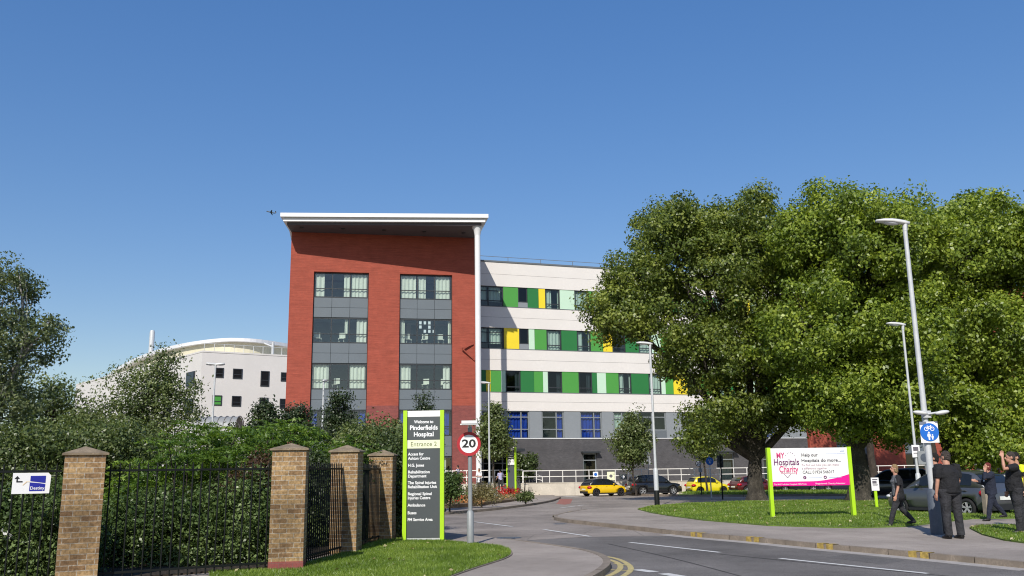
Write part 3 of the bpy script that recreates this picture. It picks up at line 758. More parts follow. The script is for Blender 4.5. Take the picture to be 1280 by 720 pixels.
PANM = {'m': 'green_mid', 'd': 'green_dark', 'p': 'green_pale', 'y': 'yellow_panel', 'g': 'spandrel'}
def wing_row(zt, zb_, segs, yref, seed):
    """segs: (kind, px0, px1) kinds m d p y panels, w window with curtain, W double window, n narrow, o open dark"""
    for i, s in enumerate(segs):
        k = s[0]
        if isinstance(s[1], tuple): u0, u1 = s[1]
        else: u0 = WG.uz(s[1], yref)[0]; u1 = WG.uz(s[2], yref)[0]
        if k in PANM:
            pb = MB(); pb.box(u0+.008, u1-.008, .05, .12, zb_, zt); pb.build('colour_panel', M[PANM[k]], T)
        elif k == 'W':
            window(T, u0, u1, .1, zb_, zt, (.36,), (.3, .78), .1, 'frame', 'glass', [(.04, .3, .3), (.42, .9, .25)], 'curtain_green', seed+i)
        elif k == 'w':
            cc = [(.04, .96)] if (i+seed) % 3 else [(.06, .48), (.9, .98)]
            window(T, u0, u1, .1, zb_, zt, (), (.26,), .1, 'frame', 'glass', cc, 'curtain_green', seed+i)
        elif k == 'o':
            window(T, u0, u1, .1, zb_, zt, (), (.26,), .1, 'frame', 'glass_dark', [(.66, .95)], 'curtain_green', seed+i)
        elif k == 'n':
            zm = zb_+(zt-zb_)*.27
            window(T, u0, u1, .1, zm, zt, (), (), .09, 'frame', 'glass_dark', (), 'curtain', seed+i)
            pb = MB(); pb.box(u0, u1, .05, .12, zb_, zm-.005); pb.build('spandrel_panel', M['pale_grey_panel'], T)
x3 = lambda l: [(k, 580+a/4.26, 580+b/4.26) for k, a, b in l]
row1 = x3([('W', 85, 210), ('m', 210, 289), ('n', 289, 339), ('d', 339, 398), ('y', 398, 433), ('w', 433, 510), ('p', 511, 589), ('w', 590, 665), ('m', 665, 688), ('p', 688, 735), ('d', 735, 800), ('w', 800, 870), ('y', 870, 920), ('m', 920, 990), ('w', 990, 1060), ('d', 1060, 1140), ('p', 1140, 1180), ('w', 1180, 1245), ('m', 1245, 1330), ('w', 1330, 1395), ('d', 1395, 1480), ('y', 1480, 1520), ('w', 1520, 1580), ('m', 1580, 1700)])
row2 = x3([('W', 85, 213), ('y', 214, 295), ('n', 296, 346), ('p', 346, 377), ('m', 377, 441), ('w', 441, 520), ('d', 520, 603), ('w', 603, 675), ('m', 676, 741), ('y', 741, 790), ('o', 791, 860), ('d', 860, 930), ('w', 930, 1000), ('p', 1000, 1050), ('m', 1050, 1120), ('w', 1120, 1190), ('d', 1190, 1270), ('y', 1270, 1320), ('w', 1320, 1390), ('m', 1390, 1470), ('w', 1470, 1530), ('d', 1530, 1700)])
row3 = x3([('d', 60, 118), ('y', 118, 143), ('m', 143, 199), ('p', 199, 223), ('o', 223, 303), ('d', 303, 374), ('m', 374, 422), ('p', 422, 448), ('o', 448, 524), ('m', 524, 612), ('o', 612, 684), ('d', 684, 710), ('p', 710, 758), ('m', 758, 825), ('w', 825, 893), ('d', 893, 985), ('w', 985, 1052), ('p', 1052, 1074), ('m', 1074, 1116), ('y', 1116, 1190), ('o', 1190, 1262), ('m', 1262, 1340), ('w', 1340, 1400), ('d', 1400, 1480), ('w', 1480, 1540), ('p', 1540, 1580), ('m', 1580, 1700)])
wing_row(r1t, r1b, row1, 370, 1); wing_row(r2t, r2b, row2, 424, 2); wing_row(r3t, r3b, row3, 478, 4)
# grey-blue first floor with blue curtained windows
ops = [(230, 349, 'b'), (416, 534, 'c'), (621, 736, 'b'), (798, 890, 'g'), (930, 1078, 's'), (1200, 1290, 'g'), (1400, 1500, 's'), (1580, 1660, 'b')]
us = [(WG.uz(580+a/4.26, 530)[0], WG.uz(580+b/4.26, 530)[0], k) for a, b, k in ops]
mb = MB(); prev = uS
for u0, u1, k in us+[(uE, uE, '')]:
    n = max(1, round((u0-prev)/1.3)); wd = (u0-prev)/n
    for i in range(n): mb = MB(); mb.box(prev+i*wd+.01, prev+(i+1)*wd-.01, .05, .4, r4b, r4t); mb.build('grey_wall_panel', M['pale_grey_panel'], T)
    prev = u1
for i, (u0, u1, k) in enumerate(us):
    if k == 'b': window(T, u0, u1, .12, r4b, r4t, (.64,), (.34, .78), .1, 'frame_light', 'glass', [(.03, .62), (.66, .97)], 'curtain_blue', i, 'window with blue curtains drawn across it')
    elif k == 'c': window(T, u0, u1, .12, r4b, r4t, (.66,), (.34, .78), .1, 'frame_light', 'glass', [(.72, .97), (.1, .55, .0)] if 0 else [(.72, .97)], 'curtain_blue', i)
    elif k == 'g': window(T, u0, u1, .12, r4b, r4t, (.5,), (.34, .78), .1, 'frame_light', 'glass', [(.03, .97)], 'curtain_green', i)
    else:
        zm = r4b+(r4t-r4b)*.3; window(T, u0, u1, .12, zm, r4t, (.5,), (.72,), .1, 'frame_light', 'glass', (), 'curtain', i)
        pb = MB(); pb.box(u0, u1, .08, .3, r4b, zm-.005); pb.build('spandrel_panel', M['curtain_green'] if 0 else M['grey_panel'], T)
# dark grey brick base with its openings
dops = [(604, 642, 566, 0), (729.5, 746.5, 566.5, 1), (899, 919, 566, 1), (955, 985, 566, 1)]
dus = [(WG.uz(a, 590)[0], WG.uz(b, 590)[0], WG.uz((a+b)/2, t)[1], k) for a, b, t, k in dops]
mb = MB(); prev = uS
for u0, u1, zt, k in dus: mb.box(prev, u0, .03, .4, 0, r4b-.02); mb.box(u0, u1, .03, .4, zt, r4b-.02); prev = u1
mb.box(prev, uE, .03, .4, 0, r4b-.02); mb.build('grey_brick_base', M['grey_brick'], T)
mb = MB(); mb.box(uS, uE, -.01, .05, r4b-.018, r4b+.04); mb.build('base_sill', M['roof_white'], T)
for i, (u0, u1, zt, k) in enumerate(dus):
    if k:
        window(T, u0, u1, .14, .1, zt, (), (.8,), .1, 'frame_light', 'glass_dark', [(.04, .3)] if i < 2 else [(.1, .9)], 'curtain_green', 40+i)
        hb = MB(); hb.box(u0-.2, u1+.2, -.5, .03, zt+.03, zt+.15); hb.build('window_hood', M['frame'], T)
    else:
        window(T, u0, u1, .2, .1, zt, (.33, .66), (.72,), .1, 'frame_light', 'glass_dark', (), 'curtain', 40, 'dark glazed entrance doors beside the column')
        cb = MB(); cb.box(u0-.6, u1+.3, -2.2, .03, zt+.05, zt+.3); cb.build('entrance_canopy', M['frame'], T)

# ================================================================ red end block (seen through the trees)
EB = Fac('red_brick_block', 1000, 88.5, .335, 'distant red brick block half hidden behind the big trees')
T = EB.t; e = lambda x: EB.uz(x, 560)[0]
zE = z_par+1.0; zc_ = EB.uz(1050, 520)[1]
mb = MB(); wallsx = [(0, e(1046)), (e(1086), e(1131)), (e(1168), e(1215)), (e(1250), e(1330))]
for u0, u1 in wallsx: mb.box(u0, u1, 0, .5, 0, zE)
for (a0, a1), (b0, b1) in zip(wallsx[:-1], wallsx[1:]): mb.box(a1, b0, .02, .5, zc_+8, zE)
mb.box(0, .5, .5, 16, 0, zE); mb.box(e(1330)-.5, e(1330), .5, 16, 0, zE); mb.box(.5, e(1330)-.5, 15.5, 16, 0, zE); mb.box(.5, e(1330)-.5, .5, 15.5, zE-.3, zE-.1)
mb.build('brick_wall', M['red_brick'], T)
for i, ((a0, a1), (b0, b1)) in enumerate(zip(wallsx[:-1], wallsx[1:])):
    for k in range(5):
        z0 = .3+k*3.5; z1 = min(z0+2.6, zc_+8); 
        if z0 > zc_+6: break
        window(T, a1+.03, b0-.03, .25, z0, z1, (.33, .66), (.35,), .1, 'frame', 'glass_dark', (), 'curtain', 60+i*5+k)
        pb = MB(); pb.box(a1+.03, b0-.03, .28, .35, z1+.01, z0+3.49); pb.build('spandrel_panel', M['spandrel'], T)
mb = MB(); mb.box(.5, e(1330)-.5, 3.5, 3.6, 0, zE-.4); mb.build('inner_wall', M['dark_void'], T)

# ================================================================ curved white building far left
LT = thing('curved_white_building', 'distant white building with a curved cream top storey and small dark windows', 'building')
Cn = at(253, 438, 112); Lf = at(95, 482, 151); Rt = at(385, 447, 112/(1-.5*132/1120)); zW = Cn.z
mid = (Cn+Lf)/2; nrm_ = Vector((-(Lf-Cn).y, (Lf-Cn).x, 0)).normalized(); nrm_ = nrm_ if nrm_.dot(-mid) > 0 else -nrm_
arc = []
for i in range(13):
    t_ = i/12; p = Cn.lerp(Lf, t_)+nrm_*.0*math.sin(math.pi*t_); arc.append((p.x, p.y))
plan = [(Rt.x, Rt.y), (Cn.x, Cn.y)]+arc[1:]+[(Lf.x+20, Lf.y+45), (Rt.x+25, Rt.y+60)]
# right-hand face with its windows set in
dirF = Vector((Rt.x-Cn.x, Rt.y-Cn.y, 0)).normalized(); angF = math.atan2(dirF.y, dirF.x)
mb = MB(); mb.prism(plan, 0, zW-.25, bottom=False); mb.prism(plan, zW-.2, zW, bottom=True); mb.build('render_wall', M['white_far'], LT)
c5 = lambda x, y: (x/3.46, 300+y/3.46); vF = Vector((-dirF.y, dirF.x, 0))
def uzF(px, py):
    d = ray(px, py); k = (Vector((Cn.x, Cn.y, CAMH))-CAM).dot(vF)/d.dot(vF); p = CAM+d*k; return (p-Vector((Cn.x, Cn.y, 0))).dot(dirF), p.z
def far_win(x0, y0, x1, y1, m='dark_void'):
    u0, zt = uzF(*c5(x0, y0)); u1, zb2 = uzF(*c5(x1, y1)); mb = MB()
    def P(u, v, z): q = Vector((Cn.x, Cn.y, 0))+dirF*u+vF*v; return (q.x, q.y, z)
    fw = .12; 
    def bx(a, b, c, d, v0, v1): mb.add([P(a, v0, c), P(b, v0, c), P(b, v1, c), P(a, v1, c), P(a, v0, d), P(b, v0, d), P(b, v1, d), P(a, v1, d)], [(0, 3, 2, 1), (4, 5, 6, 7), (0, 1, 5, 4), (1, 2, 6, 5), (2, 3, 7, 6), (3, 0, 4, 7)])
    bx(u0, u1, zb2, zb2+fw, -.08, .02); bx(u0, u1, zt-fw, zt, -.08, .02); bx(u0, u0+fw, zb2+fw, zt-fw, -.08, .02); bx(u1-fw, u1, zb2+fw, zt-fw, -.08, .02); zc = zb2+(zt-zb2)*.4; bx(u0+fw, u1-fw, zc-.04, zc+.04, -.06, .02)
    o = mb.build('window', M['frame'], LT); mb = MB()
    bx(u0+fw, u1-fw, zb2+fw, zt-fw, -.03, .02); mb.build('pane', M[m], o)
for wn in ((932, 552, 966, 596), (1008, 556, 1047, 601), (1128, 566, 1163, 634), (1215, 572, 1250, 612), (1003, 674, 1041, 720), (1122, 681, 1158, 745), (1210, 686, 1250, 730), (1003, 790, 1041, 830), (1122, 795, 1158, 850)):
    far_win(*wn, m='car_glass')
far_win(919, 671, 958, 716, 'green_mid')
# left (curved) face windows as proud frames facing outward
for fr, zf in ((.06, .62), (.06, .42), (.2, .62), (.33, .62), (.2, .42)):
    p = Cn.lerp(Lf, fr)+nrm_*.05; mb = MB(); ang = math.atan2(nrm_.x, -nrm_.y)
    mt = Matrix.Translation((p.x, p.y, zW*zf+3.2)) @ Matrix.Rotation(ang, 4, 'Z')
    mb.box(-1.3, 1.3, -.1, .6, -.9, .9, 0, mt); o = mb.build('window', M['frame'], LT); mb = MB(); mb.box(-1.18, 1.18, -.13, -.102, -.78, .78, 0, mt); mb.build('pane', M['car_glass'], o)
eave = [(128, 473, 166), (150, 455, 146), (185, 440, 131), (225, 430, 122.5), (275, 424, 118), (310, 424.5, 118.6), (337, 428, 121), (385, 436, 128)]
ev = [at(x, y, Y) for x, y, Y in eave]; zE2 = sum(p.z for p in ev)/len(ev)
pl = smooth_line([(p.x, p.y) for p in ev], 2)
back = [(pl[-1][0]+15, pl[-1][1]+45), (pl[0][0]+25, pl[0][1]+40)]
ctr = Vector((sum(p[0] for p in pl)/len(pl), sum(p[1] for p in pl)/len(pl)+20))
ins = [tuple(Vector(p)+(ctr-Vector(p)).normalized()*.9) for p in pl]
mb = MB(); mb.prism(ins+back, zW-.5, zE2-.35, bottom=False); mb.build('curved_storey', M['cream_far'], LT)
mb = MB(); mb.prism(pl+back, zE2-.35, zE2+.1); mb.build('roof', M['roof_white'], LT)
mb = MB(); p = at(341, 436, 119.5); mb.path([(p.x, p.y, zW), (p.x, p.y, zE2-.4)], .18, 10); mb.path([(p.x, p.y, zE2-1.0), (p.x-1.2, p.y, zE2-.5)], .12, 8); mb.build('drainpipe', M['galv'], LT)
mb = MB()
prv = None
for i in range(0, 12):
    q = Cn.lerp(Rt, i/11); mb.box(q.x-.03, q.x+.03, q.y+.6, q.y+.66, zW, zW+1.0)
    if prv is not None: mb.bar((prv.x, prv.y+.63, zW+1), (q.x, q.y+.63, zW+1), .05, .05)
    prv = q
mb.build('roof_rail', M['galv'], LT)
mb = MB(); fp = at(189, 437, 135); ft = at(190, 413, 135)
mb.path([(fp.x, fp.y, zW-1), (fp.x, fp.y, ft.z-.3), (fp.x, fp.y, ft.z)], [.38, .38, .3], 14); mb.build('flue', M['galv'], LT)
# barrel canopy low in front of it
BC = thing('barrel_canopy', 'low curved grey metal canopy roof in front of the curved white building', 'canopy', at(272, 535, 90))
mb = MB(); n = 10
for k in range(7):
    vs = []
    for i in range(n+1):
        aa = math.pi*i/n; x = -2.1+k*.62; vs += [(x, 1.4*math.cos(aa)*1.0, 1.1*math.sin(aa)), (x+.5, 1.4*math.cos(aa), 1.1*math.sin(aa))]
    mb.add(vs, [(2*i, 2*i+1, 2*i+3, 2*i+2) for i in range(n)], 0, True)
    mb.path([(-2.1+k*.62+.56, 1.45*math.cos(math.pi*i/n), 1.15*math.sin(math.pi*i/n)) for i in range(n+1)], .05, 6)
mb.build('canopy_shell', M['grey_steel'], BC)
zc = BC.location.z
for x in (-2, 2):
    for y in (-1.4, 1.4): mb = MB(); mb.box(x-.06, x+.06, y-.06, y+.06, -zc, 0); mb.build('post', M['grey_steel'], BC)

# ================================================================ retaining wall and railing
RX0, RX1, RY = .7, 38.5, 75.0
mb = MB(); 
xs = [RX0+i*(RX1-RX0)/9 for i in range(10)]
for x0, x1 in zip(xs[:-1], xs[1:]): mb.box(x0+.008, x1-.008, RY, RY+.3, -.4, .68)
mb.box(RX0-.02, RX1+.02, RY-.03, RY+.33, .68, .73); mb.box(RX0, RX1+6, RY+.3, 112, -.4, .5); mb.box(.7, 1.0, 69.3, RY, -.4, .66)
tag(mb.build('retaining_wall', M['concrete']), 'long pale concrete retaining wall under the white railing', 'wall')
RT = thing('white_railing', 'long white metal railing along the top of the concrete retaining wall', 'railing', (RX0, RY+.15, .73))
for z in (.96, .48):
    mb = MB(); mb.box(.03, RX1-RX0-.03, -.03, .03, z-.03, z+.03); mb.build('rail', M['rail_white'], RT)
n = int((RX1-RX0)/1.05)
for i in range(n+1):
    x = (RX1-RX0)*i/n; mb = MB(); mb.box(x-.028, x+.028, -.034, .034, 0, .995); mb.build('post', M['rail_white'], RT)
mb = MB(); mb.box(-22, .69, 66.2, 69.19, -.5, .2); mb.box(-22, .69, 69.51, 112, -.5, .5); mb.build('entrance_terrace', M['concrete'])['kind'] = 'structure'
mb = MB(); mb.box(-10, .69, 69.2, 69.5, -.4, .74); mb.box(-10.02, .69, 69.17, 69.53, .741, .79)
tag(mb.build('retaining_wall', M['concrete']), 'short pale concrete wall in front of the red brick block, under its white railing', 'wall')
RL = thing('white_railing', 'short white railing in front of the red brick block, left of the far signboard', 'railing', (-10, 69.35, .79))
for z in (.98, .49):
    mb = MB(); mb.box(.03, 10.6, -.03, .03, z-.03, z+.03); mb.build('rail', M['rail_white'], RL)
for i in range(11):
    x = 10.6*i/10; mb = MB(); mb.box(x-.028, x+.028, -.034, .034, 0, 1.015); mb.build('post', M['rail_white'], RL)
# ramp handrail on the left, behind the wayfinding monolith
HR = thing('sloping_handrail', 'short sloping white handrail behind the far green edged signboard', 'handrail', at(645, 600, 75.9))
HR.location.z = .74
for z_0 in (1.1, .75): mb = MB(); mb.bar((0, 0, z_0), (2.2, .6, z_0-.6), .055, .055); mb.build('rail', M['rail_white'], HR)
for t_ in (0, .5, 1):
    mb = MB(); mb.box(2.2*t_-.03, 2.2*t_+.03, .6*t_-.03, .6*t_+.03, 0, 1.1-.6*t_); mb.build('post', M['rail_white'], HR)
# ================================================================ brick piers and railings
def pier(px, base, Y, rot, wpx, captop, capbase, label, halfw=.275):
    c = base; z1 = at(px, capbase, Y).z; z2 = at(px, captop, Y).z
    t = thing('brick_pier', label, 'pier', (c.x, c.y, 0), rot, 'brick piers along the railings')
    h = halfw; mb = MB(); mb.box(-h, h, -h, h, 0, z1); mb.build('brick_shaft', M['buff_brick'], t)
    mb = MB(); o = h+.038; e = z1+.03
    mb.box(-o, o, -o, o, z1+.001, e)
    mb.add([(-o, -o, e+.001), (o, -o, e+.001), (o, o, e+.001), (-o, o, e+.001), (0, 0, z2)], [(0, 1, 4), (1, 2, 4), (2, 3, 4), (3, 0, 4)])
    mb.build('pyramid_cap', M['cap_stone'], t); return t
pb2 = G(353.5, 714, PH); pb3 = G(428, 692, PH); pb4 = G(475, 677, PH)
d12 = Vector((2.62, 2.05, 0)); pb1 = at(101, 640, 13.75); pb1 = Vector((pb1.x, pb1.y, 0))
pier(101, pb1, 13.6, R(27), 46, 557.5, 569, 'nearest and leftmost buff brick pier, beside the small white direction sign')
pier(354, pb2+Vector((0, .28, 0)), 15.4, R(8), 40, 554, 563.5, 'buff brick pier at the corner where the railings turn back, on the near lawn')
q_ = [o for o in bpy.data.objects if o.get('category') == 'pier'][-1]; mb = MB(); mb.box(-.279, .279, -.279, .279, .1, .25); mb.build('red_brick_course', M['plinth_brick'], q_)
pier(426, pb3+Vector((0, .28, 0)), 18.7, R(-2), 30, 556.5, 566, 'buff brick pier in the middle of the three grouped piers')
pier(475, pb4+Vector((0, .28, 0)), 21.3, R(-2), 27, 561.5, 570, 'buff brick pier closest to the tall green edged entrance sign')
def fence(p, q, label, zr=1.74, ztip=1.85, sp=.135):
    p = Vector((p.x, p.y, 0)); q = Vector((q.x, q.y, 0)); d = q-p; L = d.length; a = math.atan2(d.y, d.x)
    t = thing('railing_panel', label, 'railing', (p.x, p.y, 0), a, 'black iron railing panels between the piers')
    for z0 in (.22, zr-.014): mb = MB(); mb.box(0, L, -.02, .02, z0-.012, z0+.02); mb.build('rail', M['black_paint'], t)
    n = max(2, int(L/sp))
    for i in range(n):
        x = (i+.5)*L/n; mb = MB(); mb.path([(x, 0, .12), (x, 0, ztip-.04), (x, 0, ztip)], [.0125, .0125, .003], 6); mb.build('bar', M['black_paint'], t)
    return t
base2 = pb2+Vector((0, .28, 0)); base3 = pb3+Vector((0, .28, 0)); base4 = pb4+Vector((0, .28, 0))
dd = (base2-pb1); dd.z = 0; dn = dd.normalized()
fence(pb1-dn*3.2, pb1-dn*.3, 'black iron railing panel left of the nearest pier, carrying the white sign')
fence(pb1+dn*.3, base2-dn*.3, 'widest black iron railing panel, between the nearest pier and the corner pier')
d23 = (base3-base2).normalized(); fence(base2+d23*.3, base3-d23*.3, 'black iron railing panel turning back between the corner pier and the middle pier', sp=.11)
d34 = (base4-base3).normalized(); fence(base3+d34*.3, base4-d34*.3, 'black iron railing panel between the middle pier and the pier by the entrance sign', sp=.11)
d45 = Vector((.18, 1, 0)).normalized(); fence(base4+d45*.3, base4+d45*3, 'black iron railing panel beyond the last pier, behind the entrance sign')

# small white direction sign on the railings
sp_ = pb1-dn*1.0
fs = thing('direction_sign', 'small white sign with a black arrow and a navy square logo fixed to the railings', 'sign')
ang = math.atan2(dn.y, dn.x); tc = at(39.5, 604, (pb1-dn*.85).y-.03); tc = None
# centre where the view ray meets the railing plane
def on_plane(px, py, p0, n_):
    d = ray(px, py); k = (p0-CAM).dot(n_)/d.dot(n_); return CAM+d*k
nf = Vector((dn.y, -dn.x, 0)); p0 = pb1+nf*.05
ctr = on_plane(39.5, 604, p0, nf); lft = on_plane(15.5, 604, p0, nf); rgt = on_plane(63.5, 604, p0, nf); tp = on_plane(39.5, 590.5, p0, nf); bt = on_plane(39.5, 616.5, p0, nf)
W_ = (rgt-lft).length; H_ = tp.z-bt.z; fs.location = ctr; fs.rotation_euler = (0, 0, ang)
mb = MB(); hw, hh = W_/2, H_/2; ch = .04
mb.add([(-hw, 0, -hh), (hw-.01, 0, -hh), (hw, 0, hh-ch), (hw-ch, 0, hh), (-hw, 0, hh), (-hw, .012, -hh), (hw-.01, .012, -hh), (hw, .012, hh-ch), (hw-ch, .012, hh), (-hw, .012, hh)],
       [(0, 1, 2, 3, 4), (9, 8, 7, 6, 5), (0, 5, 6, 1), (1, 6, 7, 2), (2, 7, 8, 3), (3, 8, 9, 4), (4, 9, 5, 0)]); mb.build('panel', M['sign_white'], fs)
mb = MB(); S = W_
def q2(poly, m, y=-.004): mb.add([(x*S, y, z*S) for x, z in poly], [tuple(range(len(poly)))], m)
q2([(-.40, .03), (-.24, .03), (-.24, .065), (-.365, .065), (-.365, .14), (-.40, .14)], 0); q2([(-.455, .13), (-.31, .13), (-.382, .215)], 0)
q2([(-.04, .06), (.36, .0), (.36, .21), (-.04, .21)], 1); q2([(-.05, -.225), (.35, -.225), (.36, -.03), (.2, .0), (-.05, .025)], 1)
q2([(-.22, -.06), (-.12, .035), (-.05, .035), (-.05, .05), (-.14, .055), (-.24, -.05)], 2)
mb.build('logo', [M['black_text'], M['navy_print'], M['orange_print']], fs)
lettering('lettering', fs, [('Destiny', .155*S, -.145*S, .125*S, 'CENTER', 0, .012, .37*S)], [M['white_text']], -.007)
mb = MB(); 
for x in (-hw*.6, hw*.6): mb.box(x-.02, x+.02, .013, .05, -hh*.8, hh*.8)
mb.build('bracket', M['galv'], fs)

# ================================================================ tall entrance sign
eb = G(529, 677.5, PH); Y0 = eb.y; k = Y0/F*math.cos(PITCH)**0
es = thing('entrance_sign', 'tall charcoal hospital entrance sign with lime green posts on the near lawn', 'sign', (eb.x, eb.y, PH), R(-2.5))
def ez(py): return at(529, py, Y0).z-PH
pm = Y0/F
hwid = 25.3*pm
for s in (-1, 1):
    mb = MB(); x = s*(hwid-.045); mb.box(x-.045, x+.045, -.055, .075, 0, ez(513)); mb.build('post', M['lime'], es)
mb = MB(); xw = hwid-.09
mb.box(-xw, xw, -.012, .06, ez(521)+.002, ez(513.4), 1); mb.box(-xw, xw, -.012, .06, ez(550)+.002, ez(521), 0); mb.box(-xw, xw, -.012, .06, ez(560.5)+.002, ez(550), 2); mb.box(-xw, xw, -.012, .06, ez(672), ez(560.5), 0)
mb.build('panel', [M['sign_grey'], M['sign_white'], M['sign_cream']], es)
mb = MB(); mb.box(-xw, xw, 0, .04, ez(674.8), ez(672)-.003); mb.build('bottom_rail', M['galv'], es)
xl = -xw+.025
L_ = []
def el(s, y, w, size, x=None, al='LEFT', m=0, b=.026):
    L_.append((s, xl if x is None else x, ez(y), size, al, m, b, w*pm))
el('Welcome to', 527.4, 24, .10, 0, 'CENTER'); el('Pinderfields', 534.8, 34.5, .145, 0, 'CENTER'); el('Hospital', 543, 24.5, .145, 0, 'CENTER')
el('Entrance 2', 555.3, 32, .145, 0, 'CENTER', 1, .0)
for s, y, w in (('Access for', 567.6, 19.4), ('Ashton Centre', 572.9, 27.4), ('H.G. Jones', 581.6, 19.7), ('Rehabilitation', 590, 26.5), ('Department', 595.1, 22.6), ('The Spinal Injuries', 603.4, 34.9), ('Rehabilitation Unit', 608.5, 35.6), ('Regional Spinal', 617.3, 29), ('Injuries Centre', 622.4, 27.5), ('Ambulance', 631.4, 21.7), ('Buses', 641, 10.6), ('FM Service Area', 649.5, 30.3)):
    el(s, y, w, .092)
lettering('lettering', es, L_, [M['white_text'], M['olive_text']], -.016)

# ================================================================ speed limit sign
def disc(mb, x, z, r, y0, y1, m=0, n=32, r_in=0):
    vs = []
    for y in (y0, y1):
        for i in range(n): vs.append((x+r*math.cos(2*math.pi*i/n), y, z+r*math.sin(2*math.pi*i/n)))
    fs = [(i, (i+1) % n, n+(i+1) % n, n+i) for i in range(n)]
    fs += [tuple(range(n)), tuple(range(n, 2*n))[::-1]]; return mb.add(vs, fs, m)
def ringf(mb, x, z, r0_, r1_, y, m=0, n=32):
    vs = []
    for i in range(n):
        a_ = 2*math.pi*i/n; vs += [(x+r0_*math.cos(a_), y, z+r0_*math.sin(a_)), (x+r1_*math.cos(a_), y, z+r1_*math.sin(a_))]
    mb.add(vs, [(2*i, 2*i+1, (2*i+3) % (2*n), (2*i+2) % (2*n)) for i in range(n)], m)
b20 = G(588, 681, PH); Y2 = b20.y; p20 = Y2/F
s20 = thing('speed_limit_sign', 'round red bordered 20 sign under a small lamp on the pole beside the entrance sign', 'sign', (b20.x, b20.y, PH), R(0))
z_ = lambda y: at(587, y, Y2).z-PH
mb = MB(); mb.path([(0, 0, 0), (0, 0, z_(640)), (0, 0, z_(638))], [.075, .075, .047], 16); mb.path([(0, 0, z_(639)), (0, 0, z_(533))], .047, 14); mb.build('pole', M['grey_steel'], s20)
zc = z_(555); xo = -.02
mb = MB(); disc(mb, xo, zc, 14.6*p20, -.075, -.06, 0); disc(mb, xo, zc, 11.0*p20, -.078, -.0755, 1); 
o = mb.build('sign_plate', [M['red_ring'], M['sign_white']], s20)
vs_, fs_ = text_geo('20', .3, .028, 17*p20); mb = MB(); hgt = max(v.y for v in vs_)-min(v.y for v in vs_)
mb.add([(xo+v.x, -.081, zc+v.y*(10.2*p20/hgt)) for v in vs_], fs_, 0); mb.build('lettering', M['black_text'], s20)
mb = MB(); mb.box(-.07, .07, -.058, -.048, zc-.12, zc-.08); mb.box(-.07, .07, -.058, -.048, zc+.08, zc+.12); mb.build('clamp', M['galv'], s20)
mb = MB(); zt = z_(531); mb.bar((0, 0, zt-.05), (0, -.28, zt+.02), .05, .05); mb.box(-.16, .18, -.42, -.2, zt+.005, zt+.07); mb.box(-.19, .20, -.40, -.22, zt-.02, zt+.004); mb.build('sign_lamp', M['roof_white'], s20)

# ================================================================ charity billboard
bb = G(1018, 645.5, PH+.03); Yb = bb.y
BB = thing('charity_billboard', 'white charity billboard with a magenta swoosh on two lime green posts', 'billboard', (bb.x, bb.y, PH), R(3))
pk = Yb/F
TLb, TRb = at(957, 562, Yb), at(1063, 557, Yb); zt = (TLb.z+TRb.z)/2-PH; zb_ = (at(963, 610, Yb).z+at(1068, 604, Yb).z)/2-PH
Wb = (TRb.x-TLb.x)/math.cos(R(3)); hw = Wb/2; xoff = (TLb.x+TRb.x)/2-bb.x
for s in (-1, 1):
    mb = MB(); x = xoff+s*(hw-.055); mb.box(x-.055, x+.055, -.07, .08, -.02, zt+.01); mb.build('post', M['lime'], BB)
PW = Wb-.22; PHt = zt-zb_
mb = MB(); mb.box(xoff-PW/2, xoff+PW/2, -.015, .045, zb_, zt-.01); mb.build('panel', M['sign_white'], BB)
bx = lambda s: xoff-PW/2+PW*s
bz = lambda t: zt-.01-(PHt-.01)*t
mb = MB(); top = []
for i in range(25):
    s = i/24; t = .885 if s < .5 else .885-.175*((s-.5)/.5)**1.9; top.append((bx(s), bz(t)))
vs = []; fs = []
for i, (x, z) in enumerate(top): vs += [(x, -.018, bz(1)), (x, -.018, z)]
fs = [(2*i, 2*i+2, 2*i+3, 2*i+1) for i in range(24)]
mb.add(vs, fs); mb.build('magenta_band', M['magenta'], BB)
tl = lambda s, x0, x1, t, size, m, b=.0, al='LEFT': (s, bx(x0) if al == 'LEFT' else bx((x0+x1)/2), bz(t), size, al, m, b, PW*(x1-x0))
lettering('lettering', BB, [
    tl('MY', .075, .18, .20, .25, 0, .016), tl('Hospitals', .035, .36, .375, .28, 1, .012), tl('Charity', .10, .345, .565, .28, 0, .012),
    tl('Help our', .40, .61, .19, .135, 3, .022), tl('Hospitals do more...', .395, .905, .335, .135, 3, .022),
    tl('To find out how you can make', .395, .875, .455, .085, 4), tl('a difference together', .395, .72, .545, .085, 4), tl('CALL 01924 546017', .40, .81, .645, .13, 3, .004),
    tl('NHS', .905, .955, .10, .075, 5, .012), tl('The Mid Yorkshire Hospitals NHS Trust', .02, .44, .955, .062, 2, .004), tl('Registered Charity Number', .555, .94, .95, .062, 2, .004),
    tl('f', .418, .430, .79, .075, 2, .01)], [M['pink_text'], M['purple_text'], M['white_text'], M['grey_text'], M['dim_text'], M['blue_text']], -.026)
mb = MB(); ringz = lambda s, t, r: disc(mb, bx(s), bz(t), r, -.019, -.0165, 0, 18)
ringz(.425, .785, .052); ringz(.69, .785, .052)
mb.add([(bx(.69)-.025, -.0205, bz(.785)-.018), (bx(.69)+.012, -.0205, bz(.785)-.022), (bx(.69)+.026, -.0205, bz(.785)+.012), (bx(.69)+.004, -.0205, bz(.785)+.016), (bx(.69)-.022, -.0205, bz(.785)+.006)], [(0, 1, 2, 3, 4)], 1)
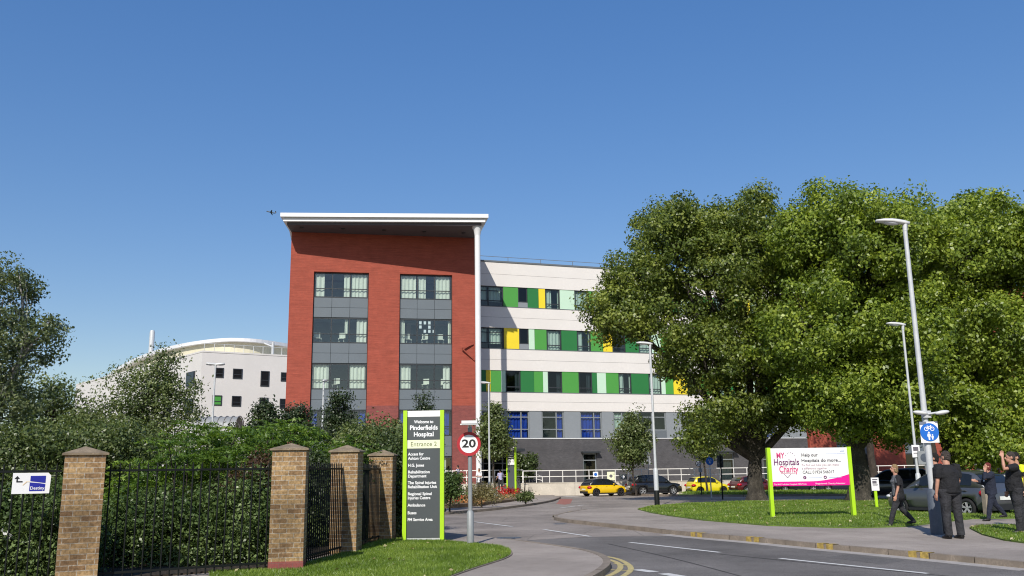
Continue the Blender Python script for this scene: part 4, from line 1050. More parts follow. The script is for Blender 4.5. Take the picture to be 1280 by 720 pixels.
for a0, a1, t, m in ((.47, .65, .795, 2), (.735, .90, .79, 2), (.72, .97, .165, 2), (.12, .31, .665, 3)): mb.add([(bx(a0), -.019, bz(t)-.006), (bx(a1), -.019, bz(t)-.006), (bx(a1), -.019, bz(t)+.006), (bx(a0), -.019, bz(t)+.006)], [(0, 1, 2, 3)], m)
for i in range(14):      # dashed heart around the words
    if i < 6: s_, t_ = .20+.022*i, .19-.07*math.sin(i*.62)
    else: j = i-6; s_, t_ = .165+.011*j, .70+.09*(1-abs(j-3.5)/3.5)
    r = .016; mb.add([(bx(s_)-r, -.019, bz(t_)), (bx(s_), -.019, bz(t_)-r), (bx(s_)+r, -.019, bz(t_)), (bx(s_), -.019, bz(t_)+r)], [(0, 1, 2, 3)], 0)
mb.build('emblem', [M['purple_text'], M['white_text'], M['blue_text'], M['pink_text']], BB)

# ================================================================ parking notice on a lime post
pn = G(1096.5, 635, PH); pp = pn.y/F
PN = thing('parking_notice', 'small white parking notice on a short lime green post in the lawn', 'sign', (pn.x, pn.y, PH))
h_ = at(1095, 597, pn.y).z-PH
mb = MB(); mb.box(-.05, .05, 0, .06, 0, h_-.05); mb.build('post', M['lime'], PN)
mb = MB(); mb.box(-.145, .145, -.02, -.003, h_-.48, h_); mb.build('panel', M['sign_white'], PN)
mb = MB()
for i, (z0, z1, x0, x1) in enumerate(((.05, .09, -.10, .10), (.12, .22, -.10, .06), (.25, .27, -.10, .1), (.29, .31, -.1, .08))): mb.add([(x0, -.023, h_-z1), (x1, -.023, h_-z1), (x1, -.023, h_-z0), (x0, -.023, h_-z0)], [(0, 1, 2, 3)])
mb.build('notice_print', M['grey_text'], PN)

# ================================================================ street lamps
def lamp(px, py, ptop, hx, label, base=None, baseh=1.15, br=.085, tr=.05, black=False, Yf=None, twin=False, headrot=None, hl=.62, bmat='base_paint'):
    b = G(px, py, PH) if Yf is None else at(px, 500, Yf); b.z = gz(Yf) if Yf else PH; Y = b.y
    top = at(ptop[0], ptop[1], Y).z-b.z
    t = thing('street_lamp', label, 'street lamp', b, 0)
    mb = MB(); mb.path([(0, 0, 0), (0, 0, baseh), (0, 0, baseh+.06)], [br*1.35, br*1.35, br], 14); mb.build('base', M[bmat], t)
    mb = MB(); mb.path([(0, 0, baseh+.03), (0, 0, top*.5), (0, 0, top-.08)], [br*.8, (br+tr)/2*.8, tr], 12); mb.build('pole', M['galv'], t)
    sides = [hx] if not twin else [hx, -hx]
    for sx in sides:
        d = Vector((math.cos(headrot or 0)*sx, math.sin(headrot or 0)*sx, 0))
        a_ = math.atan2(d.y, d.x); mt = Matrix.Translation((0, 0, top)) @ Matrix.Rotation(a_, 4, 'Z') @ Matrix.Rotation(R(-6), 4, 'Y')
        mb = MB(); n = 8; prof = [(-.12, .05, .05), (.0, .07, .075), (.15, .11, .085), (.32, .14, .085), (.5, .13, .065), (hl, .06, .025)]
        vs = []; 
        for x, wy, hz in prof:
            for i in range(9):
                aa = math.pi*i/8; vs.append((x, wy*math.cos(aa), hz*math.sin(aa)))
            vs.append((x, -wy*.8, -.025)); vs.append((x, wy*.8, -.025))
        m_ = 11; fs = []
        for j in range(len(prof)-1):
            for i in range(m_): fs.append((j*m_+i, (j+1)*m_+i, (j+1)*m_+(i+1) % m_, j*m_+(i+1) % m_))
        fs.append(tuple(range(m_))); fs.append(tuple(range((len(prof)-1)*m_, len(prof)*m_))[::-1])
        mb.add(vs, fs, 0, True, mt); o = mb.build('lantern', M['lamp_glass'], t)
        mb = MB(); mb.ell((.32, 0, -.03), (.2, .10, .05), 0, 12, 6, mt); mb.build('lens', M['head_lens'], o)
        mb = MB(); mb.path([mt @ Vector((-.02, 0, .0)), Vector((0, 0, top-.2))], .055, 10); mb.build('spigot', M['galv'], t)
    return t
L1 = lamp(1171.5, 668, (1121, 279), -1, 'tallest street lamp at right on a dark base box, carrying the blue cycle sign', br=.10, tr=.05, baseh=.95, hl=.68)
L2 = lamp(1151.5, 634, (1131, 406), -1, 'second street lamp at right behind the walking woman, with a white notice on it', br=.07, tr=.045, baseh=1.2, bmat='galv')
L3 = lamp(821.5, 631.5, (809, 430), -1, 'street lamp with a black banded foot at the left tip of the far lawn', br=.085, tr=.05, baseh=.62, bmat='black_paint')
L3b = None
L4 = lamp(404, 560, (403, 476), .001, 'street lamp in front of the left window bay of the red brick block', Yf=52, tr=.05) if False else lamp(404, 560, (403, 476), 1, 'street lamp in front of the left window bay of the red brick block', Yf=52, headrot=R(90), hl=.4)
L5 = lamp(267, 560, (267, 456), 1, 'street lamp with two lanterns in front of the curved white building', Yf=50, twin=True, headrot=R(15), hl=.5)
L6 = lamp(611, 560, (609, 479), -1, 'street lamp standing beside the tall white column of the brick block', Yf=58, hl=.5)
# white collar on lamp 3
mb = MB(); mb.path([(0, 0, .64), (0, 0, 1.5), (0, 0, 1.6)], [.105, .105, .07], 14); mb.build('collar', M['galv'], L3)
# sign lights and the blue cycle sign on lamp 1
YL = L1.location.y; pl1 = YL/F; zl = lambda py, px=1155: at(px, py, YL).z-PH
mb = MB(); zz = zl(517); mb.box(-.10, .10, -.12, -.06, zz-.1, zz+.06); mb.path([(-.3, -.35, zz+.02), (0, -.1, zz-.02), (.3, -.35, zz+.02)], .025, 8)
mb.build('lamp_bracket', M['galv'], L1)
for s in (-1, 1):
    mb = MB(); mt = Matrix.Translation((s*.25, -.35, zz+.0)) @ Matrix.Rotation(R(-s*8), 4, 'Y'); mb.ell((0, 0, 0), (.17, .08, .05), 0, 14, 8, mt); mb.build('sign_light', M['lamp_glass'], L1)
CS = thing('cycle_path_sign', 'round blue cycle and pedestrian sign on a white board on the tallest street lamp', 'sign', (L1.location.x+.01, YL-.13, PH), R(-6))
zc = zl(540.5); r = .205
mb = MB(); mb.box(-.20, .20, 0, .012, zc-.24, zc+.24); mb.build('board', M['sign_white'], CS)
mb = MB(); disc(mb, .0, zc, r, -.014, -.002, 0, 32); mb.build('sign_plate', M['sign_blue'], CS)
mb = MB(); 
for sx in (-.065, .065): ringf(mb, sx, zc+.075, .034, .048, -.017, 0, 20)
def stroke(x0, z0, x1, z1, w): 
    d = Vector((x1-x0, z1-z0)).normalized(); n_ = Vector((-d.y, d.x))*w/2
    mb.add([(x0+n_.x, -.018, z0+n_.y), (x0-n_.x, -.018, z0-n_.y), (x1-n_.x, -.018, z1-n_.y), (x1+n_.x, -.018, z1+n_.y)], [(0, 1, 2, 3)])
for a_ in ((-.065, .075, -.03, .125), (-.03, .125, .045, .125), (.065, .075, .035, .145), (-.03, .125, .0, .075), (.0, .075, .045, .125), (-.05, .14, -.02, .14), (.02, .15, .05, .15), (-.065, .075, 0, .075)): stroke(*a_, .012)
disc(mb, -.02, zc-.01, .02, -.0185, -.017, 0, 14); disc(mb, .055, zc-.065, .015, -.0185, -.017, 0, 14)
mb.add([(x, -.018, zc+z) for x, z in ((-.05, -.035), (.01, -.035), (.02, -.10), (.0, -.10), (-.002, -.175), (-.035, -.175), (-.038, -.10), (-.06, -.10))], [tuple(range(8))])
mb.add([(x, -.018, zc+z) for x, z in ((.035, -.085), (.075, -.085), (.082, -.125), (.068, -.125), (.066, -.17), (.042, -.17), (.04, -.125), (.028, -.125))], [tuple(range(8))])
o = mb.build('emblem', M['white_text'], CS)
for v in o.data.vertices:                      # strokes were given relative to the disc centre
    if v.co.z < 1.0: v.co.z += zc
# notice on lamp 2, and the grey sign seen from behind near it
Y_ = L2.location.y; nz = at(1144, 563, Y_).z
NB = thing('lamp_notice', 'white parking notice plate strapped to the second street lamp', 'sign', (L2.location.x-.02, Y_-.09, nz))
mb = MB(); mb.box(-.15, .15, 0, .01, -.26, .2); mb.build('panel', M['sign_white'], NB)
mb = MB(); mb.add([(-.1, -.004, -.02), (.1, -.004, -.02), (.1, -.004, .13), (-.1, -.004, .13)], [(0, 1, 2, 3)]); mb.add([(-.1, -.004, -.12), (.1, -.004, -.12), (.1, -.004, -.09), (-.1, -.004, -.09)], [(0, 1, 2, 3)]); mb.build('notice_print', M['grey_text'], NB)
def post_sign(name, px, py, label, cat='sign', top=575, z0=PH, pr=.038, pmat='grey_steel'):
    b = G(px, py, z0) if z0 == PH else GT(px, py, z0); z0 = b.z; t = thing(name, label, cat, b); h = at(px, top, b.y).z-z0
    mb = MB(); mb.path([(0, 0, 0), (0, 0, h)], pr, 10); mb.build('post', M[pmat], t); return t, h, b.y/F
t, h, s = post_sign('road_sign', 1163, 634, 'grey backed rectangular road sign behind the tallest street lamp', top=552)
mb = MB(); mb.box(-.3, .25, -.06, -.045, h-.85, h-.35); mb.build('sign_plate', M['grey_steel'], t); mb = MB(); disc(mb, -.05, h-.6, .16, -.066, -.062, 0, 20); mb.build('emblem', M['base_paint'], t)

# signs near the parked cars
t, h, s = post_sign('speed_limit_sign', 877, 618.3, 'small round 20 sign on a dark post in front of the lemon yellow car', top=571, z0=.12, pmat='black_paint')
zc = h-8*s; mb = MB(); disc(mb, -.12, zc, 3.6*s, -.07, -.055, 0); disc(mb, -.12, zc, 2.7*s, -.074, -.0705, 1); mb.build('sign_plate', [M['black_paint'], M['sign_white']], t)
lettering('lettering', t, [('20', -.12, zc, .26, 'CENTER', 0, .015, .24)], [M['black_text']], -.078)
mb = MB(); mb.box(-.13, .13, -.06, -.045, zc-10.5*s, zc-6*s); mb.build('supplementary_plate', M['grey_steel'], t)
mb = MB(); mb.box(-.4, -.1, -.06, -.02, h-.15, h+.1); mb.path([(-.3, 0, h), (0, 0, h-.2)], .03, 6); mb.build('sign_lamp', M['plastic'], t)
t, h, s = post_sign('cycle_sign', 889.5, 623, z0=0, label='small round blue sign on a pale post in shade near the big tree trunk', top=570, pmat='galv')
mb = MB(); disc(mb, 0, h-.32, .24, -.06, -.045, 0, 24); mb.build('sign_plate', M['sign_blue'], t)
mb = MB(); ringf(mb, -.06, h-.26, .03, .045, -.064, 0, 14); ringf(mb, .06, h-.26, .03, .045, -.064, 0, 14); mb.box(-.02, .03, -.065, -.0635, h-.45, h-.32); mb.build('emblem', M['white_text'], t)
t, h, s = post_sign('road_sign', 903.5, 624.5, z0=.01, label='dark sign plate seen from behind on a thin post left of the leaning tree trunk', top=568, pmat='black_paint')
mb = MB(); mb.box(-.2, .16, .045, .06, h-.75, h-.05); mb.build('sign_plate', M['base_paint'], t)
t, h, s = post_sign('parking_sign', 854.5, 613, 'small white square sign on a thin post against the retaining wall', top=577.5, z0=.0, pmat='galv')
mb = MB(); mb.box(-.26, .26, -.06, -.045, h-.5, h); mb.build('sign_plate', M['sign_white'], t); mb = MB(); mb.add([(-.12, -.063, h-.3), (.12, -.063, h-.3), (.12, -.063, h-.12), (-.12, -.063, h-.12)], [(0, 1, 2, 3)]); mb.build('emblem', M['grey_text'], t)
t, h, s = post_sign('warning_sign', 812, 617.5, 'grey backed triangular warning sign on a dark post behind the black footed lamp', top=560, z0=.0, pmat='base_paint')
mb = MB(); mb.add([(-.42, .05, h-1.35), (.3, .05, h-1.35), (.0, .05, h), (-.42, .07, h-1.35), (.3, .07, h-1.35), (0, .07, h)], [(0, 1, 2), (5, 4, 3), (0, 3, 4, 1), (1, 4, 5, 2), (2, 5, 3, 0)]); mb.build('sign_plate', M['grey_steel'], t)
for px, py, w_, hh_, lab, m, em in ((744.5, 593, .42, .42, 'small white plate with a blue disc on the railing above the bright yellow car', 'sign_white', 'sign_blue'), (763.7, 595, .62, .68, 'pale yellow bay notice on the railing at the nose of the bright yellow car', 'sign_cream', 'grey_text'), (779, 596, .6, .45, 'dark information plate on the railing just left of the black car', 'sign_grey', 'white_text')):
    p = at(px, py, RY+.05); t = thing('bay_notice', lab, 'sign', p); mb = MB(); mb.box(-w_/2, w_/2, 0, .02, -hh_/2, hh_/2); mb.build('sign_plate', M[m], t); mb = MB(); disc(mb, 0, 0, .13, -.006, -.001, 0, 18); mb.build('emblem', M[em], t)
# far wayfinding monolith
mbs = at(640, 614, 68); t = thing('wayfinding_sign', 'far white and charcoal hospital signboard with a green edge above the red flowers', 'sign', (mbs.x, 68, .2), R(-30)); h = at(640, 559, 68).z-.2
mb = MB(); mb.box(-.32, .28, -.06, .06, .1, h*.60, 0); mb.box(-.32, .28, -.06, .06, h*.602, h*.72, 1); mb.box(-.32, .28, -.06, .06, h*.722, h*.93, 0); mb.box(-.32, .28, -.06, .06, h*.932, h, 1); mb.build('panel', [M['sign_grey'], M['sign_white']], t)
for x in (-.37, .33):
    mb = MB(); mb.box(x-.05, x+.05, -.08, .08, 0, h); mb.build('post', M['lime'], t)
mb = MB()
for k_ in range(4): mb.add([(-.27, -.065, h*(.86-.05*k_)), (.2, -.065, h*(.86-.05*k_)), (.2, -.065, h*(.875-.05*k_)), (-.27, -.065, h*(.875-.05*k_))], [(0, 1, 2, 3)])
mb.build('print', M['white_text'], t)

# timber posts in the lawn
for (x0, y0, x1, y1, lab) in ((1156, 637.5, 1150, 605, 'weathered square timber post in the lawn just right of the walking woman'), (1235, 645.5, 1232, 611, 'weathered square timber post beside the woman in the navy suit')):
    b = G(x0, y0, PH); t = at(x1, y1, b.y); mb = MB()
    w_ = .085; tl_ = Vector((t.x-b.x, 0, t.z-PH))*.999; tl_.x *= .35
    mt = Matrix.Identity(4)
    mb.add([(-w_, -w_, -.05), (w_, -w_, -.05), (w_, w_, -.05), (-w_, w_, -.05), (tl_.x-w_, -w_, tl_.z-.02), (tl_.x+w_, -w_, tl_.z-.02), (tl_.x+w_, w_, tl_.z+.02), (tl_.x-w_, w_, tl_.z+.02)], [(0, 3, 2, 1), (4, 5, 6, 7), (0, 1, 5, 4), (1, 2, 6, 5), (2, 3, 7, 6), (3, 0, 4, 7)])
    o = mb.build('timber_post', M['timber'], loc=b, rotz=R(12)); tag(o, lab, 'post', 'timber bollards in the lawn')
# aeroplane far away in the sky
ap = at(339, 265.5, 1500); AP = thing('aeroplane', 'tiny dark aeroplane high in the blue sky left of the white roof', 'aeroplane', ap, R(12)); AP.rotation_euler = (R(-14), R(14), R(8))
mb = MB(); mb.path([(-8.5, 0, 0), (-7.5, 0, 0), (5, 0, .2), (8, 0, .7)], [.3, .95, .95, .2], 10); mb.build('fuselage', M['base_paint'], AP)
mb = MB(); mb.add([(-2.2, 0, -.4), (1.2, 0, -.4), (2.4, 9, .1), (1.0, 9, .1), (-2.2, 0, -.1), (1.2, 0, -.1), (2.4, 9, .25), (1.0, 9, .25)], [(0, 1, 2, 3), (7, 6, 5, 4), (0, 4, 5, 1), (2, 6, 7, 3), (1, 5, 6, 2), (0, 3, 7, 4)])
mb.add([(-2.2, 0, -.4), (1.2, 0, -.4), (2.4, -9, .1), (1.0, -9, .1), (-2.2, 0, -.1), (1.2, 0, -.1), (2.4, -9, .25), (1.0, -9, .25)], [(0, 3, 2, 1), (4, 5, 6, 7), (0, 1, 5, 4), (2, 3, 7, 6), (1, 2, 6, 5), (0, 4, 7, 3)]); mb.build('wing', M['base_paint'], AP)
mb = MB(); mb.box(6, 8, -.1, .1, .6, 3.4); mb.box(6.2, 7.8, -3, 3, 2.9, 3.1); mb.build('tail', M['base_paint'], AP)
# ================================================================ trees and shrubs
def limb_tree(mb, base, ells, trunk_r, fork, n_twigs, cl, seed, lean=None, flare=1.5):
    g = random.Random(seed); b = Vector(base); f = Vector(fork)
    mid = (b+f)/2+Vector((g.uniform(-.15, .15), g.uniform(-.1, .1), 0))*(f-b).length*.3
    mb.path([b-Vector((0, 0, .1)), b+Vector((0, 0, .25)), b.lerp(mid, .5), mid, f], [trunk_r*flare, trunk_r*1.1, trunk_r, trunk_r*.92, trunk_r*.75], 12)
    ends = []
    for c, r in ells:
        c = Vector(c); m = f.lerp(c, .5)+Vector((g.uniform(-.5, .5), g.uniform(-.5, .5), g.uniform(-.2, .5)))
        rr = trunk_r*.42
        mb.path([f-Vector((0, 0, trunk_r*.3)), m, c, c+(c-m).normalized()*min(r)*.5], [rr*1.2, rr*.8, rr*.45, rr*.15], 8); ends.append((m, c))
    for (cc, k) in g.sample(cl, min(n_twigs, len(cl))):
        m, c = ends[k]; t = g.random(); s = m.lerp(c, t); e = Vector(cc); mm = s.lerp(e, .5)+Vector((0, 0, .15*(e-s).length))
        r = trunk_r*.12*(1-.4*t); mb.path([s, mm, e], [r, r*.6, r*.2], 5, caps=False)
def E(px, py, Y, rx, ry, rz):
    """ellipsoid centred where the pixel ray meets depth Y; radii given in photo pixels (x, z) and metres (depth)"""
    p = at(px, py, Y); k = Y/F; return (tuple(p), (rx*k, ry, rz*k))
def tree(name, label, cat, base, fork, ells, trunk_r, mat, bark, leaf, ncl, nleaf, clr, seed, group=None, twigs=50, inner=.45, upb=.4, zmin=None, rough=.22, aspect=.62, droop=0, freq=2.2, tufts=0):
    main = ells
    if tufts:
        main = [(c, (r[0]*.88, r[1]*.9, r[2]*.84)) for c, r in ells]; ells = main
        gt = random.Random(seed); ells = list(ells)
        for c, r in main:
            for q in range(tufts):
                a_ = gt.uniform(0, 6.283); zz = gt.uniform(-.1, 1); ss = math.sqrt(1-zz*zz); k_ = gt.uniform(.95, 1.2); f_ = gt.uniform(.10, .24)
                ells.append(((c[0]+r[0]*ss*math.cos(a_)*k_, c[1]+r[1]*ss*math.sin(a_)*k_, c[2]+r[2]*zz*k_), (r[0]*f_*.8, r[1]*f_*.8, r[2]*f_*1.7)))
    t = thing(name, label, cat, (0, 0, 0), 0, group); t.location = (base[0], base[1], 0); off = Vector((base[0], base[1], 0))
    P, O, cl = crown(ells, ncl, nleaf, clr, seed, inner, rough=rough, zmin=zmin, freq=freq)
    P = P-np.array((base[0], base[1], 0)); 
    leaf_mesh('crown', P, leaf, M[mat], t, seed, aspect, O*(1.5 if tufts else 1), upb, droop=droop)
    cl2 = [(Vector(c)-off, k) for c, k in cl]; e2 = [(Vector(c)-off, r) for c, r in main]; nm = len(main); cl2 = [(c, k if k < nm else (k-nm)//max(1, tufts)) for c, k in cl2]
    mb = MB(); limb_tree(mb, (0, 0, base[2]), e2, trunk_r, Vector(fork)-off, twigs, cl2, seed); mb.build('trunk', M[bark], t); return t
def B(px, py, z=PH+.02): p = G(px, py, z); return (p.x, p.y, z)

# --- the three big trees at the right
bA = B(946, 623.5); YA = bA[1]
elA = [E(880, 350, YA, 85, 5.0, 90), E(800, 345, YA+.5, 50, 3.6, 62), E(950, 316, YA, 70, 4.8, 58), E(835, 290, YA-.5, 42, 3.4, 42), E(785, 400, YA, 48, 3.4, 38),
       E(880, 450, YA-1, 62, 4.2, 54), E(950, 430, YA, 80, 4.8, 80), E(895, 520, YA-1.5, 38, 3.0, 26), E(985, 500, YA-1, 45, 3.4, 40), E(758, 388, YA, 26, 2.4, 36), E(925, 274, YA, 40, 3.2, 30), E(882, 292, YA, 42, 3.4, 36), E(990, 330, YA, 40, 3.4, 50), E(878, 548, YA-2, 28, 2, 15), E(962, 516, YA-1, 36, 3, 26), E(1005, 505, YA-1, 34, 3, 28)]
fA = at(944, 572, YA)
tree('plane_tree', 'big broad tree whose trunk forks low, its crown reaching left over the white wing', 'tree', bA, fA, elA, .42, 'leaf_plane', 'bark_pale', .16, 1450, 110, .78, 21, 'big trees along the access road', 90, .45, rough=.30, freq=4, tufts=8)
bB = B(1074, 626); YB = bB[1]
elB = [E(1040, 320, YB, 70, 5.0, 74), E(1105, 330, YB, 75, 5.0, 80), E(1060, 300, YB, 70, 4.6, 40), E(1010, 420, YB-1, 68, 4.6, 66), E(1100, 430, YB-1, 75, 4.8, 70), E(1040, 490, YB-1.5, 58, 3.8, 38), E(1120, 500, YB-1.5, 62, 4, 42), E(1008, 300, YB, 44, 3.6, 42), E(1128, 292, YB, 50, 3.6, 40), E(1112, 528, YB-1, 48, 3, 26), E(1050, 520, YB-1, 46, 3, 26)]
fB = at(1070, 560, YB)
tree('plane_tree', 'big tree with a thick straight trunk right behind the charity billboard', 'tree', bB, fB, elB, .48, 'leaf_plane2', 'bark_pale', .165, 1350, 112, .8, 22, 'big trees along the access road', 60, .45, rough=.30, freq=4, tufts=8)
bC = B(1192, 622); YC = bC[1]; bC = (at(1192, 500, YC).x, YC, PH)
elC = [E(1185, 330, YC, 78, 5.0, 82), E(1245, 322, YC, 75, 5.0, 62), E(1200, 298, YC, 75, 4.4, 42), E(1300, 340, YC, 75, 5.0, 90), E(1170, 430, YC, 70, 4.6, 66), E(1250, 430, YC-1, 72, 4.6, 70), E(1215, 520, YC-1.5, 55, 3.6, 48), E(1300, 470, YC, 70, 4.4, 80), E(1260, 555, YC-2, 48, 3.2, 30), E(1228, 562, YC-2.5, 30, 2, 24), E(1290, 292, YC, 50, 3.6, 38), E(1165, 515, YC-1, 40, 3, 32)]
fC = at(1186, 560, YC)
tree('plane_tree', 'big tree at far right with bright yellow green leaves hanging low over the grey car', 'tree', bC, fC, elC, .45, 'leaf_plane2', 'bark_pale', .165, 1500, 112, .8, 23, 'big trees along the access road', 60, .45, rough=.30, freq=4, tufts=8)

# --- slim young trees in front of the wing
def slim(px, py, top, wpx, label, seed, Y=None, low=560, mat='leaf_alder'):
    b = (at(px, 500, Y).x, Y, .2 if px < 640 else gz(Y)+.02)
    els = []; n = 5
    for i in range(n):
        f = i/(n-1); y = low+(top+8-low)*f; w_ = wpx*(.62+.5*math.sin(math.pi*(f*.75+.2)))*(1-.55*f*f)
        els.append(E(px+rnd.uniform(-2, 2)-5*f*.0, y, Y, w_*.5, w_*.5*Y/F, 15))
    tree('young_tree', label, 'tree', b, at(px, low+4, Y), els, .075, mat, 'bark', .19, 170, 52, .7, seed, 'slim young trees by the hospital wall', 30, .2, rough=.3)
slim(618, 614, 507, 42, 'slim young tree standing by the entrance beside the white column', 31, 67.6, 560)
slim(790.5, 617.5, 512, 46, 'slim young tree standing between the bright yellow car and the black car', 32, 70.5, 568)
slim(878, 615, 520, 34, 'slim young tree behind the small round signs, under the branches of the big tree', 33, 71, 560)

def back_tree(px, Y, label, seed):
    b = (at(px, 500, Y).x, Y, gz(Y)); els = [E(px-30, 420, Y, 34, 3, 50), E(px+30, 415, Y, 36, 3, 52), E(px, 375, Y, 36, 3, 36), E(px+5, 480, Y, 50, 3, 40)]
    tree('plane_tree', label, 'tree', b, at(px, 520, Y), els, .3, 'leaf_plane', 'bark', .24, 380, 80, 1.0, seed, 'big trees along the access road', 20, .3, rough=.3)
back_tree(1085, 74, 'shaded background tree whose trunk stands beyond the charity billboard, near the far red brick', 25)
back_tree(1158, 73, 'shaded background tree standing behind the second street lamp', 26)
# --- left: birch and other trees beyond the railings
def free_tree(name, label, px, Y, els, mat, leaf, ncl, nl, clr, seed, tr, bark='bark', group=None, twigs=50, inner=.3, upb=.3, fork=None, rough=.3, droop=0, cat='tree', aspect=.6):
    b = (at(px, 500, Y).x, Y, .1+gz(Y)); f = at(*fork, Y) if fork else Vector((b[0], Y, 1.2))
    return tree(name, label, cat, b, f, els, tr, mat, bark, leaf, ncl, nl, clr, seed, group, twigs, inner, upb, rough=rough, droop=droop, aspect=aspect)
free_tree('birch_tree', 'tall loose birch tree cut by the left edge of the picture', -30, 21, [E(2, 385, 21, 48, 1.5, 44), E(-30, 358, 21, 46, 1.5, 50), E(28, 432, 21, 42, 1.3, 40), E(-2, 482, 21, 52, 1.6, 54), E(-45, 470, 21, 60, 1.6, 76), E(12, 545, 21, 44, 1.4, 38), E(56, 410, 21, 20, .7, 20), E(25, 352, 21, 22, .8, 20)], 'leaf_birch', .075, 430, 74, .40, 41, .11, 'birch', twigs=180, fork=(-15, 520), rough=.32, droop=.6)
free_tree('alder_tree', 'rounded grey green tree in front of the curved white building', 185, 31, [E(190, 480, 31, 48, 1.5, 36), E(165, 510, 31, 42, 1.4, 34), E(215, 505, 31, 40, 1.4, 38), E(190, 545, 31, 60, 1.6, 30), E(196, 452, 31, 24, .9, 18)], 'leaf_alder', .095, 330, 42, .5, 42, .1, fork=(187, 565), rough=.5, twigs=110)
free_tree('alder_tree', 'smaller grey green tree between the birch and the rounded tree', 90, 29, [E(68, 500, 29, 26, 1.1, 28), E(112, 522, 29, 34, 1.2, 20), E(95, 550, 29, 60, 1.5, 30), E(50, 515, 29, 30, 1, 34)], 'leaf_alder', .095, 280, 42, .5, 43, .09, fork=(92, 570), rough=.5, twigs=80)
def shrub(name, label, px, Y, els, mat, leaf, ncl, nl, clr, seed, inner=.25, upb=.35, rough=.25, aspect=.6, group=None, tr=.03, twigs=24, droop=0):
    return free_tree(name, label, px, Y, els, mat, leaf, ncl, nl, clr, seed, tr, 'bark', group, twigs, inner, upb, None, rough, droop, 'shrub', aspect)
shrub('hedge_shrub', 'tall grey green shrub mass behind the left railings under the birch', 20, 19.5, [E(-10, 590, 19.5, 60, 1.3, 50), E(50, 575, 19.5, 60, 1.3, 45), E(20, 640, 19.5, 70, 1.3, 55), E(-85, 600, 19.5, 60, 1.3, 70), E(-170, 605, 19.5, 60, 1.3, 75)], 'leaf_alder', .075, 520, 80, .5, 44)
shrub('hedge_shrub', 'olive green shrub behind the nearest pier', 120, 20.5, [E(110, 570, 20.5, 60, 1.3, 42), E(150, 565, 20.5, 48, 1.3, 40), E(120, 620, 20.5, 60, 1.3, 45)], 'leaf_alder', .075, 300, 80, .5, 45)
def sumac(label, px, Y, els, ncl, seed):
    t = thing('sumac_shrub', label, 'shrub', (0, 0, 0), 0, 'bright green sumac shrubs'); b = Vector((at(px, 500, Y).x, Y, .1)); t.location = b
    g = np.random.default_rng(seed); P, O, cl = crown(els, ncl, 1, .1, seed, .55, rough=.22); pts = []; outs = []
    mb = MB()
    for cc, k in cl:                              # compound leaves: leaflets along an arching stalk
        for q in range(4):
            a_ = g.uniform(0, 2*np.pi); d = np.array((np.cos(a_), np.sin(a_), g.uniform(-.1, .6))); L = g.uniform(.35, .6); s = np.cross(d, (0, 0, 1)); s /= np.linalg.norm(s)
            for i in range(11):
                f = i/10; p = cc+d*L*f+np.array((0, 0, -.35*L*f*f))
                for sg in (-1, 1): pts.append(p+s*sg*.055*(1-.5*f)+g.normal(size=3)*.008); outs.append((0, 0, .8))
    leaf_mesh('crown', np.array(pts)-np.array(b), .105, M['leaf_sumac'], t, seed, .32, np.array(outs, np.float32), .6, fold=.05)
    for c, k in cl[:30]:
        e = Vector(c)-b; mb.path([(e.x*.15, e.y*.15, 0), (e.x*.6, e.y*.6, e.z*.6), e], [.03, .02, .008], 5)
    mb.build('trunk', M['bark'], t)
sumac('bright green feathery sumac shrub behind the widest railing panel', 240, 18.6, [E(235, 570, 18.6, 55, .9, 40), E(200, 600, 18.6, 55, .9, 34), E(285, 565, 18.6, 40, .9, 36), E(165, 620, 18.6, 40, .8, 34), E(260, 610, 18.6, 70, .9, 30)], 150, 46)
sumac('bright green feathery sumac shrub between the corner pier and the middle pier', 365, 21.5, [E(360, 550, 21.5, 36, .9, 24), E(400, 562, 21.5, 40, .9, 26), E(330, 570, 21.5, 30, .9, 30), E(440, 575, 21.5, 34, .8, 26)], 95, 47)
shrub('broad_shrub', 'dense mid green shrub behind the bright sumac, below the curved white building', 270, 24.5, [E(240, 585, 24.5, 60, 1.2, 44), E(300, 580, 24.5, 50, 1.1, 46), E(340, 600, 24.5, 40, 1, 50), E(260, 620, 24.5, 80, 1.2, 40), E(395, 600, 24.5, 50, 1, 40)], 'leaf_alder', .085, 430, 80, .5, 58)
shrub('laurel_shrub', 'low dark glossy shrub at the foot of the widest railing panel', 235, 16.6, [E(180, 660, 16.6, 62, .7, 44), E(245, 660, 16.6, 62, .7, 46), E(305, 650, 16.6, 45, .7, 55), E(220, 700, 16.6, 100, .8, 40), E(300, 700, 16.6, 60, .8, 40)], 'leaf_ivy', .062, 620, 95, .33, 48)
shrub('laurel_shrub', 'dark glossy shrub with pale shoots behind the white direction sign', 30, 14.8, [E(10, 660, 14.8, 60, .7, 50), E(50, 650, 14.8, 45, .7, 50), E(30, 700, 14.8, 90, .8, 50), E(85, 680, 14.8, 40, .7, 60)], 'leaf_ivy', .06, 430, 90, .33, 49)
shrub('copper_shrub', 'brownish twiggy shrub just left of the corner pier', 312, 17.4, [E(312, 620, 17.4, 24, .6, 40), E(322, 590, 17.4, 16, .5, 26)], 'leaf_red', .055, 110, 60, .3, 50)
shrub('yew_shrub', 'dark shrub seen through the narrow railings between the corner pier and the middle pier', 400, 20.2, [E(392, 620, 20.2, 30, .6, 55), E(400, 670, 20.2, 36, .6, 40)], 'leaf_dark', .07, 260, 80, .35, 51)
shrub('yew_shrub', 'dark shrub seen through the railings between the last two piers', 458, 22.6, [E(452, 610, 22.6, 26, .6, 48), E(456, 660, 22.6, 30, .6, 40), E(490, 600, 22.6, 26, .7, 60), E(497, 650, 22.6, 22, .6, 50)], 'leaf_dark', .075, 300, 80, .35, 52)
